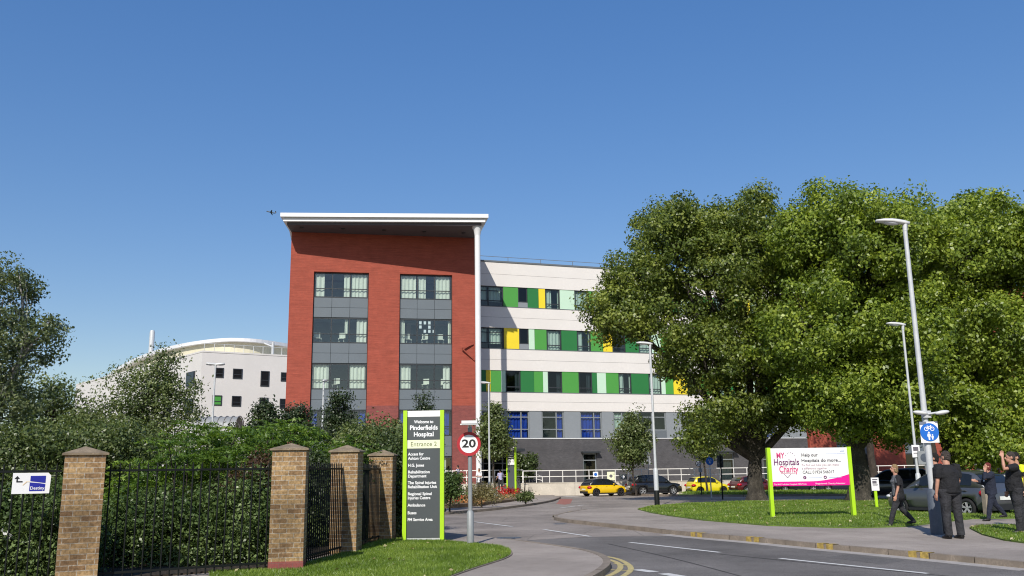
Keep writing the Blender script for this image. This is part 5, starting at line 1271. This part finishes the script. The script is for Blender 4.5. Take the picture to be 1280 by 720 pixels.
shrub('broad_shrub', 'mid green shrub rising behind the last pier up to the entrance sign', 470, 25, [E(455, 555, 25, 40, 1.0, 24), E(490, 560, 25, 30, 1.0, 22), E(478, 590, 25, 40, 1, 26), E(488, 545, 25, 20, .8, 14)], 'leaf_alder', .085, 200, 80, .5, 53)
def pointed(label, px, Y, top, low, w_, seed, mat='leaf_yew'):
    els = []
    for i in range(5):
        f = i/4; els.append(E(px+rnd.uniform(-3, 3), low+(top+6-low)*f, Y, w_*.5*(1-.72*f)+2, w_*.5*(1-.72*f)*Y/F, (low-top)/8+4))
    free_tree('pointed_young_tree', label, px, Y, els, mat, .085, 120, 55, .42, seed, .05, 'bark', 'pointed young trees above the shrubs', 40, .25, rough=.45)
pointed('pointed dark young tree right of the street lamp in front of the left window bay', 425, 33, 494, 545, 46, 61)
pointed('dark young tree against the left corner of the red brick block', 373, 32, 502, 545, 48, 62)
pointed('thin young tree in front of the white far building, left of the red block', 332, 27, 506, 545, 30, 63)
pointed('dark young tree whose top shows just above the tall entrance sign', 531, 38, 495, 560, 40, 64)
shrub('round_shrub', 'round dark shrub between the tall entrance sign and the flower bed', 562, 37, [E(562, 608, 37, 13, .5, 16), E(556, 615, 37, 13, .5, 12)], 'leaf_ivy', .11, 70, 60, .4, 54)
shrub('round_shrub', 'green leafy shrub against the dark grey brick base by the far signboard', 658, 76.2, [E(654, 580, 76.2, 14, .8, 11), E(663, 582, 76.2, 11, .8, 12), E(650, 590, 76.2, 12, .8, 8)], 'leaf_dark', .2, 80, 50, .6, 55)
shrub('grassy_shrub', 'olive feathery shrub in the middle of the flower bed', 601, 43, [E(594, 614, 43, 12, .5, 10), E(609, 616, 43, 13, .5, 9)], 'leaf_straw', .13, 70, 60, .4, 56, aspect=.2)
shrub('grassy_shrub', 'dull green shrub at the right end of the flower bed', 655, 46, [E(657, 621, 46, 9, .4, 3.5)], 'leaf_alder', .1, 30, 50, .3, 57)

# --- flower bed
BD = gpt(smooth_line([(528, 637), (585, 634), (617, 630.5), (645, 627.5), (668, 623.5), (650, 619.5), (600, 618), (528, 618)])); bed = [(p.x, p.y) for p in BD]
mb = MB(); slab(mb, BD, .16); o = mb.build('flower_bed_soil', M['mulch']); o['kind'] = 'structure'
P = scatter(bed, 2600, .2, 71); P[:, 2] += np.random.default_rng(1).uniform(-.06, .2, len(P))+np.array([gz(y) for y in P[:, 1]]); tag(leaf_mesh('bedding_plants', P, .16, M['leaf_straw'], seed=72, upb=.6), 'low mixed straw coloured and green bedding plants in the roundabout bed', 'plants', None, 'stuff')
P = scatter(bed, 900, .26, 73); P[:, 2] += np.random.default_rng(2).uniform(-.05, .15, len(P))+np.array([gz(y) for y in P[:, 1]]); tag(leaf_mesh('mixed_flowers', P, .11, M['petal_orange'], seed=74, upb=.8), 'pale orange and cream flowers scattered through the bed', 'flowers', None, 'stuff')
def clump(px, py, rx, rz, n, mat, seed, label, leaf=.12):
    p = GT(px, py, .1); Y = p.y; k_ = Y/F; P, O, cl = crown([((p.x, p.y, p.z+.2), (rx*k_, .7, rz*k_))], 30, n, .35, seed, .2)
    P[:, 2] = np.maximum(P[:, 2], p.z); o = leaf_mesh('flower_clump', P-np.array((p.x, p.y, 0)), leaf, M[mat], None, seed, .8, O, .8); o.location = (p.x, p.y, 0); tag(o, label, 'flowers', 'flower clumps in the bed')
clump(634, 622.5, 18, 9, 44, 'petal_red', 75, 'widest clump of bright red flowers, below the far green edged signboard')
clump(568, 629, 13, 6, 34, 'petal_red', 76, 'small clump of red flowers right of the tall entrance sign')
clump(613, 625.5, 5, 4, 20, 'petal_white', 77, 'clump of white flowers left of the bright red ones')
clump(590, 630, 14, 4, 30, 'petal_orange', 78, 'clump of pale orange flowers in front of the olive shrub')
# white flower on the shrub behind the direction sign
p = at(6, 667, 14.1); o = leaf_mesh('white_blossom', np.array([(0, 0, 0), (.06, .01, -.05), (-.03, 0, .05), (.03, 0, .03), (.08, 0, -.02), (.0, 0, -.05)], np.float32), .075, M['petal_white'], None, 79, .9, None, .2); o.location = p; tag(o, 'white blossom on the shrub at the lower left edge', 'flower')
0 and print('TREES', bA, bB, bC, YA, YB, YC, 'L2', L2.location)
# ================================================================ cars
def interp(tab, x):
    if x <= tab[0][0]: return tab[0][1]
    for (a, b), (c, d) in zip(tab[:-1], tab[1:]):
        if x <= c: return b+(d-b)*(x-a)/(c-a)
    return tab[-1][1]
CARP = {
 'hatch': dict(top=[(0, .52), (.015, .60), (.05, .645), (.3, .65), (.62, .635), (.74, .62), (.86, .575), (.95, .50), (1, .38)],
               w=[(0, .78), (.02, .88), (.07, .96), (.2, 1), (.75, 1), (.88, .95), (.96, .84), (1, .66)],
               roof=[(.02, .60), (.05, .72), (.11, .90), (.17, .965), (.28, .995), (.42, 1.0), (.53, .97), (.60, .90), (.70, .74), (.775, .61)], wc=(.185, .815), wr=.30,
               side=[(.14, .36), (.385, .62)]),
 'suv': dict(top=[(0, .50), (.015, .60), (.05, .63), (.3, .635), (.65, .62), (.75, .61), (.88, .575), (.95, .52), (1, .40)],
             w=[(0, .82), (.02, .9), (.07, .97), (.2, 1), (.78, 1), (.9, .96), (.97, .86), (1, .72)],
             roof=[(.02, .60), (.04, .70), (.08, .88), (.13, .97), (.28, 1.0), (.45, .995), (.57, .96), (.64, .87), (.72, .72), (.77, .61)], wc=(.195, .805), wr=.355,
             side=[(.13, .27), (.295, .46), (.48, .66)]),
}
def car(name, label, loc, yaw, paint, L, Wd, H, kind='hatch', roofm=None, rim='alloy', group='parked cars', hero=False):
    P = CARP[kind]; t = thing(name, label, 'car', loc, yaw, group); X = lambda f: (f-.5)*L
    wr = P['wr']; zb = lambda f: .20+.10*max(0, .12-f)/.12*.6+.05*max(0, f-.9)/.1
    st = [0, .008, .02, .05, .09, .14, .2, .3, .42, .55, .66, .74, .80, .86, .91, .95, .98, .993, 1]
    vs = []; fs = []; n = 14
    for f in st:
        w = interp(P['w'], f)*Wd/2; zt = interp(P['top'], f)*H; b = zb(f); h = zt-b
        half = [(w*.80, b), (w*.93, b+.03), (w*.985, b+h*.22), (w, b+h*.45), (w*.985, b+h*.72), (w*.945, b+h*.93), (w*.88, zt)]
        ring = half+[(-y, z) for y, z in half[::-1]]
        vs += [(X(f), y, z) for y, z in ring]
    for i in range(len(st)-1):
        for k in range(n): fs.append((i*n+k, i*n+(k+1) % n, (i+1)*n+(k+1) % n, (i+1)*n+k))
    fs.append(tuple(range(n))[::-1]); fs.append(tuple(range((len(st)-1)*n, len(st)*n)))
    mb = MB(); mb.add(vs, fs, 0, True); body = mb.build('body', [paint, M['plastic']], t)
    bm = bmesh.new(); bm.from_mesh(body.data); bmesh.ops.recalc_face_normals(bm, faces=bm.faces); bm.to_mesh(body.data); bm.free()
    # wheel arches cut out of the body
    cb = MB()
    for f in P['wc']:
        for s in (-1, 1):
            pl = [(X(f)+(wr+.055)*math.cos(a*math.pi/14), wr+.0+(wr+.055)*math.sin(a*math.pi/14)) for a in range(28)]
            y0, y1 = (Wd/2-.26, Wd/2+.1) if s > 0 else (-Wd/2-.1, -Wd/2+.26)
            vs = [(x, y0, z) for x, z in pl]+[(x, y1, z) for x, z in pl]; m_ = 28
            cb.add(vs, [(i, (i+1) % m_, m_+(i+1) % m_, m_+i) for i in range(m_)]+[tuple(range(m_))[::-1], tuple(range(m_, 2*m_))], 1)
    cut = cb.build('cutter', [M['plastic'], M['plastic']], t)
    bm = bmesh.new(); bm.from_mesh(cut.data); bmesh.ops.recalc_face_normals(bm, faces=bm.faces); bm.to_mesh(cut.data); bm.free()
    md = body.modifiers.new('b', 'BOOLEAN'); md.operation = 'DIFFERENCE'; md.object = cut; md.solver = 'EXACT'
    dg = bpy.context.evaluated_depsgraph_get(); dg.update(); me = bpy.data.meshes.new_from_object(body.evaluated_get(dg))
    body.modifiers.clear(); 
    if len(me.polygons) > 50: body.data = me
    bpy.data.objects.remove(cut)
    # greenhouse
    def gh(f, v):          # v 0 belt .. 1 roof edge
        zbelt = interp(P['top'], f)*H-.05; zr = max(interp(P['roof'], f)*H, zbelt+.02); w = interp(P['w'], f)*Wd/2*.92; wt = w*(.80 if kind == 'hatch' else .84)
        k = (zr-zbelt)/(H*.4); wtop = w+(wt-w)*min(1, k); return (w+(wtop-w)*v, zbelt+(zr-.03-zbelt)*v, zr, wtop)
    st2 = [p[0] for p in P['roof']]; st2 = sorted(set(st2+[(a+b)/2 for a, b in zip(st2[:-1], st2[1:])]))
    vs = []; fs = []; n = 8
    for f in st2:
        y0, z0, zr, wt = gh(f, 0); y1, z1, _, _ = gh(f, 1)
        half = [(y0, z0), (y1, z1), (wt*.90, zr-.008), (wt*.5, zr+.006)]; ring = half+[(-y, z) for y, z in half[::-1]]
        vs += [(X(f), y, z) for y, z in ring]
    for i in range(len(st2)-1):
        for k in range(n): fs.append((i*n+k, i*n+(k+1) % n, (i+1)*n+(k+1) % n, (i+1)*n+k))
    fs.append(tuple(range(n))[::-1]); fs.append(tuple(range((len(st2)-1)*n, len(st2)*n)))
    mb = MB(); mb.add(vs, fs, 0, True); mb.build('roof', roofm or paint, t)
    # side glass
    for s in (-1, 1):
        for (f0, f1) in P['side']:
            mb = MB(); vs = []; nn = 8
            for i in range(nn+1):
                f = f0+(f1-f0)*i/nn
                y0, z0, *_ = gh(f, .14); y1, z1, *_ = gh(f, .93); vs += [(X(f), s*(y0+.006), z0+.03), (X(f), s*(y1+.006), z1-.0)]
            mb.add(vs, [(2*i, 2*i+2, 2*i+3, 2*i+1) for i in range(nn)], 0, True); mb.build('side_window', M['car_glass'], t)
    def screen(nm, pts, dx):
        mb = MB(); vs = []; 
        for f, v in pts:
            _, _, zr, wt = gh(f, 1); ww = wt*.88
            for j in range(5): q = -1+j*.5; vs.append((X(f)+dx, q*ww, zr+.010-.012*abs(q)**2))
        m_ = len(pts); mb.add(vs, [(i*5+j, i*5+j+1, (i+1)*5+j+1, (i+1)*5+j) for i in range(m_-1) for j in range(4)], 0, True); mb.build(nm, M['car_glass'], t)
    rr = P['roof']; screen('rear_window', [(rr[1][0], 0), (rr[2][0], 0), (rr[2][0]*.6+rr[3][0]*.4, 0)], -.012); screen('windscreen', [(rr[-4][0]+.01, 0), (rr[-3][0], 0), (rr[-2][0], 0), (rr[-1][0]-.012, 0)], .012)
    # bumpers, sills, lights, plates, mirrors, handles
    mb = MB(); w0 = Wd/2
    mb.box(X(.24)+.1, X(.76)-.1, -w0*.97, -w0*.955+.02, .19, .27); mb.box(X(.24)+.1, X(.76)-.1, w0*.955-.02, w0*.97, .19, .27); mb.build('sill', M['plastic'], t)
    mb = MB(); mb.box(X(0)-.012, X(.03), -w0*.72, w0*.72, .24, .42); mb.build('rear_bumper', M['plastic'], t)
    mb = MB(); mb.box(X(.985), X(1)+.012, -w0*.55, w0*.55, .28, .46); mb.build('grille', M['plastic'], t)
    hz = interp(P['top'], .03)*H
    for s in (-1, 1):
        mb = MB(); mb.ell((X(.035), s*w0*.80, hz-.15), (.21, .19, .12), 0, 12, 8); mb.build('tail_light', M['tail_red'], t)
        mb = MB(); mb.ell((X(.955), s*w0*.72, interp(P['top'], .955)*H-.10), (.15, .15, .07), 0, 12, 8); mb.build('headlight', M['head_lens'], t)
        mb = MB(); f = P['side'][-1][1]-.0; mb.ell((X(f), s*(w0*.98+.04), interp(P['top'], f)*H+.06), (.07, .09, .06), 0, 10, 8); mb.build('wing_mirror', paint, t)
        for (f0, f1) in P['side'][-2:]:
            mb = MB(); mb.box(X(f0+.03), X(f0+.03)+.16, s*w0*.985-.01, s*w0*.985+.018, interp(P['top'], f0)*H-.13, interp(P['top'], f0)*H-.10); mb.build('door_handle', paint, t)
    mb = MB(); mb.box(X(0)-.03, X(0)-.013, -.26, .26, hz-.36, hz-.25); mb.build('number_plate', M['plate_white'], t)
    for f in P['wc']:
        for s in (-1, 1):
            y1 = s*(Wd/2-.015); y0 = s*(Wd/2-.21); mb = MB(); prof = [(wr*.64, y1), (wr*.9, y1+s*.006), (wr, y1-s*.03), (wr, y0), (wr*.64, y0)]; nn = 24; vs = []
            for i in range(nn):
                a_ = 2*math.pi*i/nn; vs += [(X(f)+r*math.cos(a_), y, wr+r*math.sin(a_)) for r, y in prof]
            mb.add(vs, [(i*5+k, i*5+(k+1) % 5, ((i+1) % nn)*5+(k+1) % 5, ((i+1) % nn)*5+k) for i in range(nn) for k in range(5)], 0, True); wl = mb.build('wheel', M['tyre'], t)
            mb = MB(); yy = y1-s*.03
            vs = []
            for i in range(nn):
                a_ = 2*math.pi*i/nn; vs += [(X(f)+wr*.66*math.cos(a_), yy+s*.02, wr+wr*.66*math.sin(a_)), (X(f)+wr*.57*math.cos(a_), yy+s*.015, wr+wr*.57*math.sin(a_))]
            mb.add(vs, [(2*i, 2*i+1, (2*i+3) % (2*nn), (2*i+2) % (2*nn)) for i in range(nn)])
            for q in range(5):
                for dq in (-.13, .13):
                    a_ = 2*math.pi*q/5+.3+dq; mb.bar((X(f)+.03*math.cos(a_), yy, wr+.03*math.sin(a_)), (X(f)+wr*.6*math.cos(a_), yy+s*.01, wr+wr*.6*math.sin(a_)), .035, .03)
            mb.path([(X(f), yy-s*.03, wr), (X(f), yy+s*.012, wr)], .05, 12); mb.build('rim', M[rim], wl)
            mb = MB(); mb.path([(X(f), s*(Wd/2-.2), wr), (X(f), s*(Wd/2-.10), wr)], wr*.62, 16); mb.build('brake_disc', M['plastic'], wl)
    return t
def gxy(px, py, z=0, Y=None):
    p = GT(px, py); 
    if Y: p = at(px, 600, Y)
    return (p.x, p.y, gz(p.y)+.001)
YP = 71.8
car('hatchback_car', 'bright yellow hatchback with a black roof parked against the retaining wall', gxy(754, 614, 0, YP), R(26), M['car_yellow'], 3.7, 1.72, 1.40, 'hatch', M['car_black'], 'dark_rim').scale = (.96,)*3
car('suv_car', 'black sport utility car parked behind the black footed lamp', gxy(817, 614, 0, YP+.5), R(14), M['car_black'], 4.3, 1.85, 1.64, 'suv').scale = (.97,)*3
car('hatchback_car', 'small lemon yellow hatchback behind the row of small round signs', gxy(884, 613, 0, YP+.6), R(16), M['car_lemon'], 3.4, 1.62, 1.46, 'hatch', None, 'dark_rim').scale = (.95,)*3
car('hatchback_car', 'dark maroon hatchback seen just left of the leaning tree trunk', gxy(942, 612, 0, YP+.8), R(20), M['car_red'], 3.9, 1.72, 1.42, 'hatch').scale = (.98,)*3
car('hatchback_car', 'black hatchback parked behind the left half of the charity billboard', gxy(992, 611, 0, YP+.8), R(12), M['car_black'], 3.9, 1.72, 1.42, 'hatch').scale = (.98,)*3
car('hatchback_car', 'dark blue hatchback parked behind the right half of the charity billboard', gxy(1044, 611, 0, YP+1), R(14), M['car_silver'], 3.9, 1.72, 1.42, 'hatch').scale = (.98,)*3
car('suv_car', 'black car in the shade just left of the walking woman', gxy(1118, 619, 0, 50), R(150), M['car_black'], 4.2, 1.8, 1.6, 'suv')
car('hatchback_car', 'grey hatchback seen from its rear quarter behind the big man in black', gxy(1184, 637.5, 0, 30.6), R(180-64), M['car_grey'], 4.05, 1.74, 1.47, 'hatch')
car('hatchback_car', 'dark grey hatchback at the right edge beyond the woman in the navy suit', gxy(1268, 634, 0, 33), R(158), M['car_grey'], 4.1, 1.76, 1.46, 'hatch', None, 'dark_rim')

# ================================================================ people
def bake(o, vox, sm=4, fac=.5):
    m1 = o.modifiers.new('r', 'REMESH'); m1.mode = 'VOXEL'; m1.voxel_size = vox; m1.use_smooth_shade = True
    m2 = o.modifiers.new('s', 'SMOOTH'); m2.iterations = sm; m2.factor = fac
    dg = bpy.context.evaluated_depsgraph_get(); dg.update(); me = bpy.data.meshes.new_from_object(o.evaluated_get(dg)); o.modifiers.clear()
    mats = list(o.data.materials); o.data = me
    if not me.materials:
        for q in mats: me.materials.append(q)
def loft(mb, rings, n=16, m=0):
    vs = []; fs = []
    for (x, y, z, rx, ry) in rings:
        for i in range(n): a_ = 2*math.pi*i/n; vs.append((x+rx*math.cos(a_), y+ry*math.sin(a_), z))
    for j in range(len(rings)-1):
        for i in range(n): fs.append((j*n+i, j*n+(i+1) % n, (j+1)*n+(i+1) % n, (j+1)*n+i))
    fs += [tuple(range(n))[::-1], tuple(range((len(rings)-1)*n, len(rings)*n))]; mb.add(vs, fs, m, True)
def person(label, loc, yaw, H, legs=((4, 4), (-3, 4)), arms=(((.12, .02, -1), (.03, .15, -1)), ((.12, .02, -1), (.03, .15, -1))), top='cloth_black', bottom='cloth_trouser', hair='hair_grey',
           sleeve=.75, bulk=1.0, belly=0.0, female=False, vox=.010, jacket=None, vest=None, longhair=False, head_yaw=0, tunic=0.0, head_tilt=0, stance=.095, group=None):
    s = H/1.75; t = thing('person', label, 'person', loc, yaw, group)
    up, lo = .43*s, .41*s; hipw = stance*s
    feet = []; low = 0
    def legpts(i):
        th, kb = R(legs[i][0]), R(legs[i][1]); sx = 1 if i else -1
        hip = Vector((sx*hipw, 0, 0)); kn = hip+Vector((sx*.01*s, up*math.sin(th), -up*math.cos(th))); an = kn+Vector((0, lo*math.sin(th-kb), -lo*math.cos(th-kb)))
        return hip, kn, an
    L_ = [legpts(0), legpts(1)]; pz = -min(l[2].z for l in L_)+.085*s
    L_ = [[p+Vector((0, 0, pz)) for p in l] for l in L_]
    shw = (.185 if not female else .165)*s*(1+.35*(bulk-1)); shz = pz+.50*s; b = bulk
    hd = Vector((0, .03*s, pz+(.735-.04*(bulk-1)/.28)*s))
    A_ = []
    for i in range(2):
        sx = 1 if i else -1; u = Vector(arms[i][0]).normalized(); f = Vector(arms[i][1]).normalized(); u.x *= sx; f.x *= sx
        sh = Vector((sx*shw, 0, shz)); el = sh+u*.29*s; wr = el+f*.25*s; A_.append((sh, el, wr, f, sx))
    mb = MB()
    # trunk, neck, head
    loft(mb, [(0, 0, pz-.06*s, .13*s*b, .10*s*b), (0, 0, pz+.05*s, .155*s*b, .115*s*b), (0, .01*s, pz+.2*s, .13*s*b, .10*s*b), (0, 0, pz+.38*s, .165*s*b, .115*s*b), (0, 0, pz+.49*s, .15*s, .085*s), (0, 0, pz+.54*s, .06*s, .06*s)])
    mb.path([(0, 0, pz+.48*s), (0, .015*s, pz+.60*s), (0, .03*s, pz+.68*s)], [.064*s*b**.6, .058*s*b**.6, .054*s*b**.5], 12)
    hm = Matrix.Translation(hd) @ Matrix.Rotation(R(head_yaw), 4, 'Z') @ Matrix.Rotation(R(-head_tilt), 4, 'X'); 
    mb.ell((0, -.01*s, .015*s), (.073*s, .093*s, .105*s), 0, 18, 14, hm); mb.ell((0, .035*s, -.055*s), (.052*s, .06*s, .062*s), 0, 14, 10, hm)
    mb.ell((0, .098*s, -.012*s), (.014*s, .024*s, .026*s), 0, 10, 8, hm); mb.ell((0, .078*s, -.062*s), (.026*s, .018*s, .010*s), 0, 10, 6, hm)
    for sx in (-1, 1): mb.ell((sx*.076*s, -.01*s, -.01*s), (.014*s, .022*s, .034*s), 0, 8, 8, hm)
    for hip, kn, an in L_:
        mb.path([hip+Vector((0, 0, .04*s)), hip.lerp(kn, .5), kn, kn.lerp(an, .35)+Vector((0, -.012*s, 0)), an], [.088*s, .072*s, .054*s, .054*s, .037*s], 12)
        mb.path([an+Vector((0, -.045*s, -.045*s)), an+Vector((0, .02*s, -.04*s)), an+Vector((0, .14*s, -.06*s)), an+Vector((0, .18*s, -.065*s))], [.032*s, .042*s, .034*s, .02*s], 10)
    for sh, el, wr, f, sx in A_:
        mb.path([sh*.75+Vector((0, 0, shz*.25)), sh, sh.lerp(el, .5), el, el.lerp(wr, .35), wr], [.052*s, .056*s*b, .047*s, .038*s, .038*s, .026*s], 12)
        # hand: palm, four bent fingers of different length and a thumb from the side of the palm
        side = Vector((0, 1, 0)) if abs(f.y) < .8 else Vector((0, 0, 1)); side = (side-f*side.dot(f)).normalized(); nn = f.cross(side)*(-sx if abs(f.y) < .8 else 1)
        pc = wr+f*.05*s
        for q in (-1, 0, 1): mb.path([wr+f*.0, pc+side*.022*s*q, pc+f*.045*s+side*.026*s*q], [.024*s, .019*s, .015*s], 8)
        for q, (o_, ln) in enumerate(((.033, .068), (.011, .078), (-.011, .073), (-.032, .058))):
            p0 = pc+f*.04*s+side*o_*s; p1 = p0+(f*.6+nn*.15).normalized()*ln*.5*s; p2 = p1+(f*.6+nn*.5).normalized()*ln*.5*s
            mb.path([p0, p1, p2], [.0095*s, .009*s, .007*s], 6)
        p0 = wr+f*.03*s+side*.02*s; p1 = p0+(f*.6+side*.7).normalized()*.035*s; p2 = p1+(f*.9+side*.3).normalized()*.03*s; mb.path([p0, p1, p2], [.013*s, .011*s, .008*s], 6)
    o = mb.build('body', M['skin'], t); bake(o, vox*.8, 2)
    # eyes
    for sx in (-1, 1):
        eb = MB(); eb.ell((sx*.029*s, .082*s, .012*s), (.012*s, .008*s, .007*s), 0, 8, 6, hm); eb.build('eye', M['hair_dark'], t)
    # trousers
    mb = MB(); loft(mb, [(0, 0, pz-.07*s, .14*s*b, .115*s*b), (0, 0, pz+.0*s, .172*s*b, .128*s*b), (0, .01*s, pz+.12*s, .165*s*b, .128*s*b+belly*.4)])
    for hip, kn, an in L_:
        k = (1+.3*(b-1))
        mb.path([hip+Vector((0, 0, .05*s)), hip.lerp(kn, .45), kn, kn.lerp(an, .5), an+Vector((0, 0, -.02*s))], [.108*s*b, .098*s*k, .078*s*k, .072*s*k, (.070 if not female else .055)*s*k], 14)
    o = mb.build('trousers', M[bottom], t); bake(o, vox, 3)
    # top
    def topmesh(grow, mat, nm, sleevef, zlow, front_open=False):
        mb = MB(); g_ = grow
        rings = [(0, belly*.2, pz+zlow*s, .17*s*b+g_, .132*s*b+g_+belly*.7), (0, belly*.35+.005*s, pz+.16*s, .158*s*b+g_+belly*.3, .126*s*b+g_+belly), (0, belly*.15+.005*s, pz+.27*s, .158*s*b+g_+belly*.15, .122*s*b+g_+belly*.5), (0, 0, pz+.39*s, .182*s*b+g_, .128*s*b+g_), (0, -.005*s, pz+.485*s, .168*s+g_, .098*s+g_), (0, 0, pz+.545*s, .075*s+g_, .075*s+g_)]
        if female: rings[3] = (0, .02*s, pz+.38*s, .168*s*b+g_, .142*s*b+g_)
        loft(mb, rings, 20)
        for sh, el, wr, f, sx in A_:
            pts = [sh*.7+Vector((0, 0, shz*.3)), sh+Vector((0, 0, .004)), sh.lerp(el, .5), el]; rad = [.07*s, .072*s*b+g_, .066*s*b+g_, .060*s*b+g_]
            if sleevef <= 1: pts[-1] = sh.lerp(el, sleevef)
            else: pts.append(el.lerp(wr, sleevef-1)); rad.append(.045*s+g_)
            mb.path(pts, rad, 12)
        o = mb.build(nm, M[mat], t); bake(o, vox, 3); return o
    topmesh(.006*s, top, 'shirt' if not tunic else 'tunic', sleeve, -.02 if not tunic else -tunic)
    if jacket: 
        o = topmesh(.022*s, jacket, 'jacket', 1.85, -.10)
        lb = MB(); lb.add([(-.035*s, .16*s*b+.012, pz+.28*s), (.035*s, .16*s*b+.012, pz+.28*s), (.06*s, .13*s*b, pz+.53*s), (-.06*s, .13*s*b, pz+.53*s)], [(0, 1, 2, 3)]); lb.build('shirt_front', M['cloth_white'], t)
    if vest: topmesh(.020*s, vest, 'vest', .25, -.03)
    # shoes
    for hip, kn, an in L_:
        mb = MB(); mb.path([an+Vector((0, -.05*s, -.047*s)), an+Vector((0, .0, -.03*s)), an+Vector((0, .10*s, -.052*s)), an+Vector((0, .19*s, -.064*s))], [.040*s, .050*s, .043*s, .026*s], 12)
        o = mb.build('shoe', M['shoe'], t); bake(o, vox, 2)
    # hair
    mb = MB(); mb.ell((0, -.022*s, .035*s), (.081*s, .096*s, .098*s), 0, 18, 12, hm)
    for sx in (-1, 1): mb.ell((sx*.058*s, -.035*s, -.005*s), (.026*s, .055*s, .06*s), 0, 10, 8, hm)
    mb.ell((0, -.075*s, -.015*s), (.06*s, .035*s, .07*s), 0, 10, 8, hm)
    if longhair:
        for sx in (-1, 1): mb.ell((sx*.065*s, -.02*s, -.045*s), (.026*s, .05*s, .075*s), 0, 10, 8, hm)
        mb.ell((0, -.07*s, -.06*s), (.065*s, .04*s, .08*s), 0, 10, 8, hm)
    o = mb.build('hair', M[hair], t); bake(o, vox, 2)
    return t
w1 = person('woman with fair hair and an open black cardigan walking left', G(1126, 658, PH), R(84), 1.60, legs=((24, 6), (-16, 28)), arms=(((.10, .10, -1), (.02, .35, -1)), ((.10, -.05, -1), (.02, .2, -1))), top='cloth_grey', vest=None, jacket=None, hair='hair_blond', sleeve=.6, female=True, bulk=1.0, longhair=True)
p_ = person('man in black standing half hidden behind the tallest street lamp', G(1179, 667.5, PH), R(60), 1.78, arms=(((.12, .02, -1), (.03, .3, -1)), ((.12, .1, -1), (.03, .5, -.8))), hair='hair_dark', bulk=1.0, sleeve=1.9)
p_ = person('big grey haired man in a black polo shirt seen from behind on the pavement', G(1193.5, 673.5, PH), R(14), 1.84, legs=((1, 2), (-2, 2)), arms=(((.20, .0, -1), (.06, .22, -1)), ((.18, .05, -1), (.0, .5, -.85))), bulk=1.28, belly=.05*1, sleeve=.80, hair='hair_grey', stance=.115, head_yaw=18)
p_ = person('red haired woman in a navy suit walking left with her hand to her face', G(1243, 651, PH), R(92), 1.60, legs=((18, 4), (-20, 22)), arms=(((.1, .8, -.45), (-.25, -.25, .9)), ((.10, .25, -.9), (-.1, .9, .25))), jacket='cloth_navy', top='cloth_white', bottom='cloth_navy', hair='hair_red', female=True, bulk=1.06, longhair=True, sleeve=.5, head_tilt=-10)
p_ = person('man in a black polo shirt at the right edge, hand raised to shade his eyes', G(1276, 667, PH), R(80), 1.80, legs=((4, 3), (-6, 6)), arms=(((.3, .85, -.1), (-.25, -.05, .95)), ((.10, -.12, -1), (.0, .45, -.9))), bulk=1.14, belly=.03, sleeve=.72, hair='hair_grey', head_tilt=4)
p_ = person('person in a yellow high visibility vest at the right edge of the picture', G(1281, 660, PH), R(100), 1.80, vest='hivis', hair='hair_dark', bulk=1.05)
# open cardigan of the walking woman
s = 1.60/1.75
mb = MB()
def cardigan(t, H, mat):
    s = H/1.75; body = [c for c in t.children if c.name.startswith('trousers')][0]; zt = max(v.co.z for v in body.data.vertices); pz = zt-.12*s
    mb = MB(); n = 18; vs = []
    prof = [(pz-.16*s, .195, .165), (pz+.02*s, .192, .165), (pz+.16*s, .170, .148), (pz+.3*s, .178, .155), (pz+.42*s, .188, .148), (pz+.50*s, .165, .108), (pz+.55*s, .09, .08)]
    for z, rx, ry in prof:
        for sgn in (1, 1.06):
            for i in range(n+1):
                a_ = R(140+260*i/n); vs.append((rx*s*sgn*math.cos(a_), ry*s*sgn*math.sin(a_)-.004, z))
    m_ = (n+1)*2; fs = []
    for j in range(len(prof)-1):
        for i in range(n):
            fs.append((j*m_+(n+1)+i, j*m_+(n+1)+i+1, (j+1)*m_+(n+1)+i+1, (j+1)*m_+(n+1)+i)); fs.append((j*m_+i+1, j*m_+i, (j+1)*m_+i, (j+1)*m_+i+1))
        for i in (0, n): fs.append((j*m_+i, j*m_+n+1+i, (j+1)*m_+n+1+i, (j+1)*m_+i))
    for j in (0, len(prof)-1):
        for i in range(n): fs.append((j*m_+i, j*m_+i+1, j*m_+n+1+i+1, j*m_+n+1+i))
    mb.add(vs, fs, 0, True)
    for sx in (-1, 1): mb.path([(sx*.12*s, 0, pz+.5*s), (sx*.17*s, 0, pz+.5*s), (sx*.20*s, .0, pz+.37*s), (sx*.215*s, -.0, pz+.27*s)], [.07*s, .078*s, .072*s, .066*s], 12)
    mb.build('cardigan', M[mat], t)
cardigan(w1, 1.60, 'cloth_black')
# hospital staff far away by the railing
p_ = person('hospital worker in a lilac tunic by the railing right of the tall entrance sign', at(572.5, 600, 70.2)*1.0, R(60), 1.66, tunic=.22, top='cloth_lilac', hair='hair_dark', sleeve=.6, vox=.022, female=True)
p_.location.z = .5
p_ = person('hospital worker in a white tunic with arms folded beside the white column', at(599, 600, 68.2), R(150), 1.70, tunic=.22, top='cloth_white', hair='hair_dark', sleeve=.8, vox=.022, arms=(((.15, .2, -1), (-.7, .7, .1)), ((.15, .2, -1), (-.7, .7, .2))), longhair=True)
p_.location.z = .2
p_ = person('hospital worker in lilac top and dark trousers by the slim entrance tree', at(625.5, 600, 68.0), R(30), 1.64, top='cloth_lilac', hair='hair_dark', sleeve=.7, vox=.022, arms=(((.15, .2, -1), (.1, .6, -.6)), ((.5, .2, -.6), (.6, .4, .3))), female=True)
p_.location.z = .2
